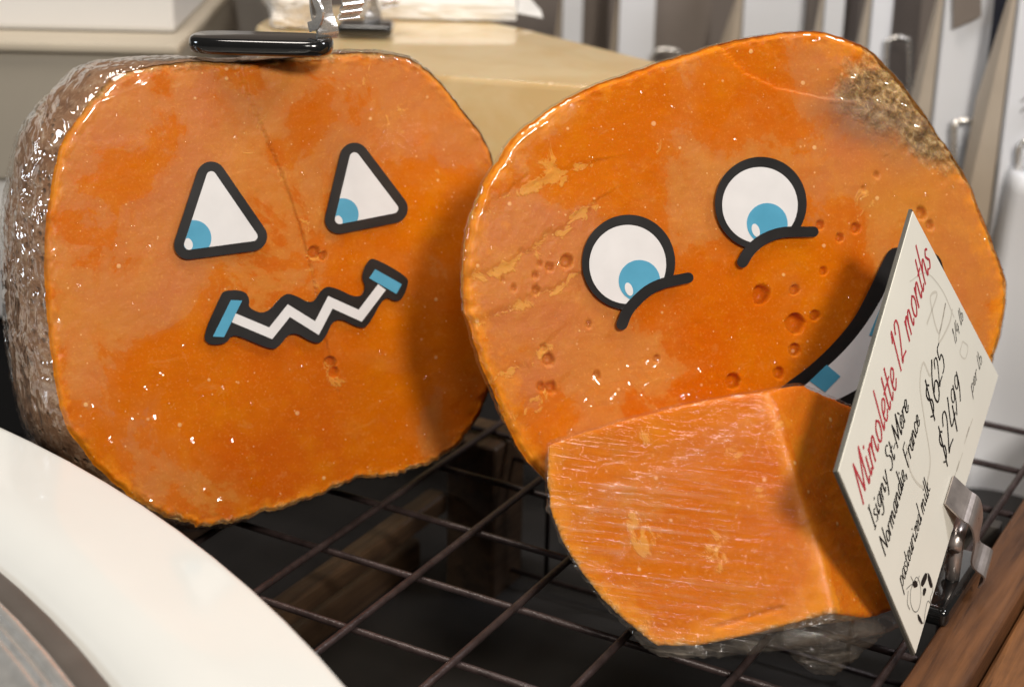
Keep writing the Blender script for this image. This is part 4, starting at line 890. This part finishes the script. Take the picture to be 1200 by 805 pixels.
# black based tag holder on the pumpkin cheese
ztop = max(CL.pl.to3(CL.c + (CL.out - CL.c) * lop(CL.out - CL.c, k, True)[:, None], -d)[:, 2].max() for d, k in profL[:25]) + .0016
b0 = at_z(232, 54, ztop + .004); b1 = at_z(374, 58, ztop + .004); ax_ = (b1 - b0); L = np.linalg.norm(ax_); ax_ /= L; ax_[2] = 0; sd = np.array([-ax_[1], ax_[0], 0]); mid = (b0 + b1) / 2 + sd * .010; mid[2] = ztop + .0042
th = empty('tag_holder', (mid[0], mid[1], ztop), 'black flat tag holder with chrome clip lying on the pumpkin faced cheese', 'tag holder', 'tag holders')
def stadium(name, c, ax, sd_, la, lb, h, mat, parent):
    """flat pebble-edged slab with round ends"""
    t = np.linspace(0, 2 * math.pi, 72, endpoint=False); ex = .35
    X = np.sign(np.cos(t)) * np.abs(np.cos(t)) ** ex; Yy = np.sign(np.sin(t)) * np.abs(np.sin(t)) ** .8; V = []; F = []
    prof = [(.0, -1), (.80, -1), (.93, -.82), (.985, -.4), (1, 0), (.985, .4), (.93, .82), (.80, 1), (.0, 1)]
    for k, z in prof: V.append(c + np.outer(X * (la - lb * (1 - k)) if k else X * 0, ax) + np.outer(Yy * lb * k, sd_) + np.array([0, 0, z * h]))
    for i in range(len(prof) - 1): F += [(i * 72 + k, i * 72 + (k + 1) % 72, (i + 1) * 72 + (k + 1) % 72, (i + 1) * 72 + k) for k in range(72)]
    return mk(name, np.vstack(V), F, mat, parent, True)
stadium('base', mid - sd * .003, ax_, sd, L / 2 + .005, .011, .0034, MAT['gloss_black'], th)
def sheet(name, prof, foot, fwd, side, half, mat, parent, thick=.0009, k=5):
    """bent metal sheet: profile (forward, up) swept sideways"""
    P = smooth_open(prof, k); t = np.gradient(P, axis=0); t /= np.linalg.norm(t, axis=1)[:, None]; nn = np.stack([-t[:, 1], t[:, 0]], 1); m = len(P); V = []
    for sg_ in (-1, 1):
        for q in (P, P + nn * thick):
            for i in range(m): V.append(foot + fwd * q[i, 0] + np.array([0, 0, 1.]) * q[i, 1] + side * sg_ * half)
    F = []
    for i in range(m - 1): F += [(i, i + 1, 2 * m + i + 1, 2 * m + i), (m + i, 3 * m + i, 3 * m + i + 1, m + i + 1), (i, m + i, m + i + 1, i + 1), (2 * m + i, 2 * m + i + 1, 3 * m + i + 1, 3 * m + i)]
    F += [(0, 2 * m, 3 * m, m), (m - 1, 2 * m - 1, 4 * m - 1, 3 * m - 1)]
    bm = bmesh.new(); vs = [bm.verts.new(v) for v in V]
    for f in F: bm.faces.new([vs[i] for i in f])
    bmesh.ops.recalc_face_normals(bm, faces=bm.faces[:]); return bm_mesh(name, bm, mat, parent)
def chrome_clip(parent, foot, fwd, side, k=1.):
    """spring clip: kinked jaw plate beside a curved thumb tab with horizontal ribs"""
    sheet('jaw', [(0, 0), (.001, .004 * k), (-.003, .010 * k), (-.0035, .018 * k), (.001, .023 * k), (.0015, .034 * k)], foot, fwd, side, .0052 * k, MAT['chrome'], parent, .0014)
    rib = [(.006 + .004 * math.sin(math.pi * q) + .00065 * math.cos(q * 2 * math.pi * 7), (.008 + .024 * q) * k) for q in np.linspace(0, 1, 57)]
    sheet('ribbed_tab', rib, foot + side * .0085 * k - fwd * .002, fwd, side, .0052 * k, MAT['chrome'], parent, .0010, 2)
    sheet('side_cheek', [(-.004, .003 * k), (.003, .006 * k), (.0065, .013 * k), (.002, .020 * k), (.004, .030 * k)], foot - side * .0058 * k, fwd, side, .0005, MAT['chrome'], parent, .0042)
f0 = mid + ax_ * (L / 2 + .001); f0[2] = ztop + .0062
FWD = np.array([ax_[1], -ax_[0], 0]); FW2 = FWD * .75 + ax_ * .66; SD2 = np.array([-FW2[1], FW2[0], 0])
chrome_clip(th, f0 + ax_ * .001, FW2, SD2)
g0 = at_z(428, 44, ZY + .001)
th2 = empty('tag_holder', (g0[0], g0[1], ZY + .0006), 'short black tag holder with ribbed chrome grip on the gold cheese block', 'tag holder', 'tag holders')
box('base', g0 + [0, .004, .0045], ax_ * .016, sd * .010, (0, 0, .0034), MAT['gloss_black'], th2, .0030, 4, True)
chrome_clip(th2, g0 + np.array([.004, .004, .0074]), FW2, SD2, 1.1)
# ------------------------------------------------------------------ left background
bb = at_y(205, 52, 1.0); zb = bb[2]
bx = empty('storage_box', (-.45, 1.2, ZF), 'large beige box with pale lid behind the pumpkin faced cheese', 'box')
aabox('box_body', -.95, bb[0], 1.0, 1.45, .072, zb - .0065, MAT['beige'], bx, .002)
aabox('lid', -.953, bb[0] + .003, .996, 1.452, zb - .006, zb, MAT['beige_top'], bx, .002)
aabox('base_strip', -.95, bb[0] - .004, 1.004, 1.45, -.019, .0715, MAT['offwhite'], bx, .002)
aabox('plinth', -.95, bb[0] - .006, 1.012, 1.44, ZF + .0005, -.0195, MAT['shelf'], bx, .002)
wb = at_y(206, 46, 1.06)
wx = empty('white_box', (-.5, 1.2, zb), 'plain white cardboard box standing on the beige box', 'box')
aabox('box_body', -.95, at_y(205, 40, 1.03)[0], 1.03, 1.35, zb + .0005, zb + .12, MAT['offwhite'], wx, .003)
aabox('box_flap', -.95, at_y(205, 40, 1.03)[0] + .001, 1.028, 1.352, zb + .1205, zb + .128, MAT['offwhite'], wx, .002)
# ------------------------------------------------------------------ right background: row of pouches on the shelf
def quad_slab(name, x0, x1, y0, y1, z0, z1, t, mat, parent, bow=0., n=8):
    """thin upright panel from (x0,y0) to (x1,y1), slightly bowed, with thickness t behind"""
    V = []; F = []; m = n + 1
    dx, dy = x1 - x0, y1 - y0; L = math.hypot(dx, dy); nx, ny = dy / L, -dx / L
    for s in (0, t):
        for zi in range(m):
            z = z0 + (z1 - z0) * zi / n; q = bow * math.sin(math.pi * zi / n)
            for e in (0, 1): V.append((x0 + dx * e + nx * (q - s), y0 + dy * e + ny * (q - s), z))
    o = 2 * m
    for i in range(n):
        a = 2 * i; F += [(a, a + 1, a + 3, a + 2), (o + a, o + a + 2, o + a + 3, o + a + 1), (a, a + 2, o + a + 2, o + a), (a + 1, o + a + 1, o + a + 3, a + 3)]
    F += [(0, o, o + 1, 1), (2 * n, 2 * n + 1, o + 2 * n + 1, o + 2 * n)]
    bm = bmesh.new(); vs = [bm.verts.new(v) for v in V]
    for f in F: bm.faces.new([vs[i] for i in f])
    bmesh.ops.recalc_face_normals(bm, faces=bm.faces[:]); return bm_mesh(name, bm, mat, parent, False)
def loop_px(px0, px1, py0, py1, Y, r, mat, parent):
    xs = [(px0, py1), (px0, py0 + 14), (px0 + 5, py0 + 3), ((px0 + px1) / 2, py0), (px1 - 5, py0 + 3), (px1, py0 + 14), (px1, py1)]
    V, F = tube_vf(smooth_open([at_y(x, y, Y) for x, y in xs], 6), r, 8); return mk('wire_loop', V, F, mat, parent, True)
pouch = [  # white x0,x1, grey to x2, flap foot x, depth, grey material, loop, label
    (658, 681, 712, 641, 1.34, 'taupe', None, 'narrow white card pouch nearest the paper parcel, taupe side showing'),
    (724, 765, 832, 710, 1.29, 'taupe', (764, 800, 58, 90), 'white card pouch with wide taupe side and wire loop, between gold block and round cheese'),
    (868, 938, 950, 826, 1.24, 'taupe', None, 'broad white card pouch behind the crown of the goggle eyed cheese'),
    (962, 984, 1004, 946, 1.19, 'taupe', None, 'slim white card pouch half hidden behind the mouldy cheese corner'),
    (1017, 1040, 1077, 998, 1.14, 'taupe', (1039, 1066, 44, 150), 'white card pouch with brown side and wire loop above the mouldy cheese corner'),
    (1101, 1156, 1180, 1079, 1.05, 'slate', (1118, 1145, 141, 260), 'tall white card pouch with dark square label and chrome loop'),
    (1186, 1262, 1280, 1160, 1.00, 'slate', (1194, 1216, 165, 215), 'white card pouch with grey print next to the one with the square label')]
for x0, x1, x2, xf, Y, gm, lp, lab in pouch:
    P0, P1, P2, Pf = at_y(x0, 60, Y), at_y(x1, 60, Y), at_y(x2, 60, Y + .012), at_y(xf, 130, Y)
    o = empty('card_pouch', ((P0[0] + P1[0]) / 2, Y + .03, ZF), lab, 'pouch', 'row of card pouches on the shelf')
    zt_ = P0[2] + .11
    quad_slab('front_panel', P0[0], P1[0], Y, Y, ZF + .0003, zt_, .006, MAT['carton'], o, .006)
    quad_slab('side_panel', P1[0] - .002, P2[0], Y + .009, Y + .022, ZF + .0003, zt_ - .004, .03, MAT[gm], o, .002)
    zf = Pf[2]; xl = P0[0] - .0005
    tri = np.array([(xl, Y + .002, P0[2] + .055), (xl, Y + .002, ZF + .0003), (Pf[0] - .016, Y + .03, ZF + .0003), (Pf[0], Y + .03, zf), ]); tt = np.array([.0, .0025, 0])
    mk('gusset', np.vstack([tri, tri + tt]), [(0, 1, 2, 3), (7, 6, 5, 4)] + [(i, 4 + i, 4 + (i + 1) % 4, (i + 1) % 4) for i in range(4)], MAT['tan'], o)
    if lp: loop_px(*lp, Y - .012, .0016 if Y > 1.1 else .0022, MAT['chrome'], o)
    if gm == 'slate' and x0 < 1150:
        q = [at_y(1117, 35, Y - .0085), at_y(1150, 20, Y - .0085), at_y(1150, -30, Y - .0085), at_y(1117, -30, Y - .0085)]
        q = np.array(q); mk('label_square', np.vstack([q, q + [0, .0006, 0]]), [(0, 1, 2, 3), (7, 6, 5, 4)] + [(i, 4 + i, 4 + (i + 1) % 4, (i + 1) % 4) for i in range(4)], MAT['taupe'], o)
    if x0 > 1150:
        parts = []
        for k in range(9):
            px = 1196 + 6 * (k % 2); py = 118 + 6.5 * k if k < 4 else 215 + 7 * k
            q = smooth_open([at_y(px + 3 * j, py - 1.2 * j + 2 * math.sin(j * 2.1 + k), Y - .0075) for j in range(7)], 3); V, F = tube_vf(q, .0004, 5); mk('print_line', V, F, MAT['grey_ink'], o)
# printed white sheet leaning at the right end of the rack
Y = .94
sh = empty('printed_bag', at_y(1185, 520, Y), 'bluish white printed paper bag standing behind the price card', 'bag')
a_, b_ = at_y(1138, 520, Y), at_y(1262, 545, Y - .02); zb_ = a_[2]
sh.location.z = ZF
bm = bmesh.new(); gx, gz = 14, 20; grid = []
for j in range(gz + 1):
    row = []
    for i in range(gx + 1):
        s = i / gx; t = j / gz; p = a_ * (1 - s) + b_ * s; lean = .03 * t
        x = p[0] + .010 * t * (1 - s) * 1.6; z = ZF + .0004 + (.20) * t
        row.append(bm.verts.new((x, p[1] + lean + .004 * math.sin(s * 5 + t * 3) + .002 * math.sin(t * 9), z)))
    grid.append(row)
for j in range(gz):
    for i in range(gx): bm.faces.new((grid[j][i], grid[j][i + 1], grid[j + 1][i + 1], grid[j + 1][i]))
r = bmesh.ops.extrude_face_region(bm, geom=bm.faces[:]); bmesh.ops.translate(bm, vec=(0, .028, 0), verts=[g for g in r['geom'] if isinstance(g, bmesh.types.BMVert)]); bmesh.ops.recalc_face_normals(bm, faces=bm.faces[:])
bm_mesh('bag_body', bm, MAT['carton'], sh, True)
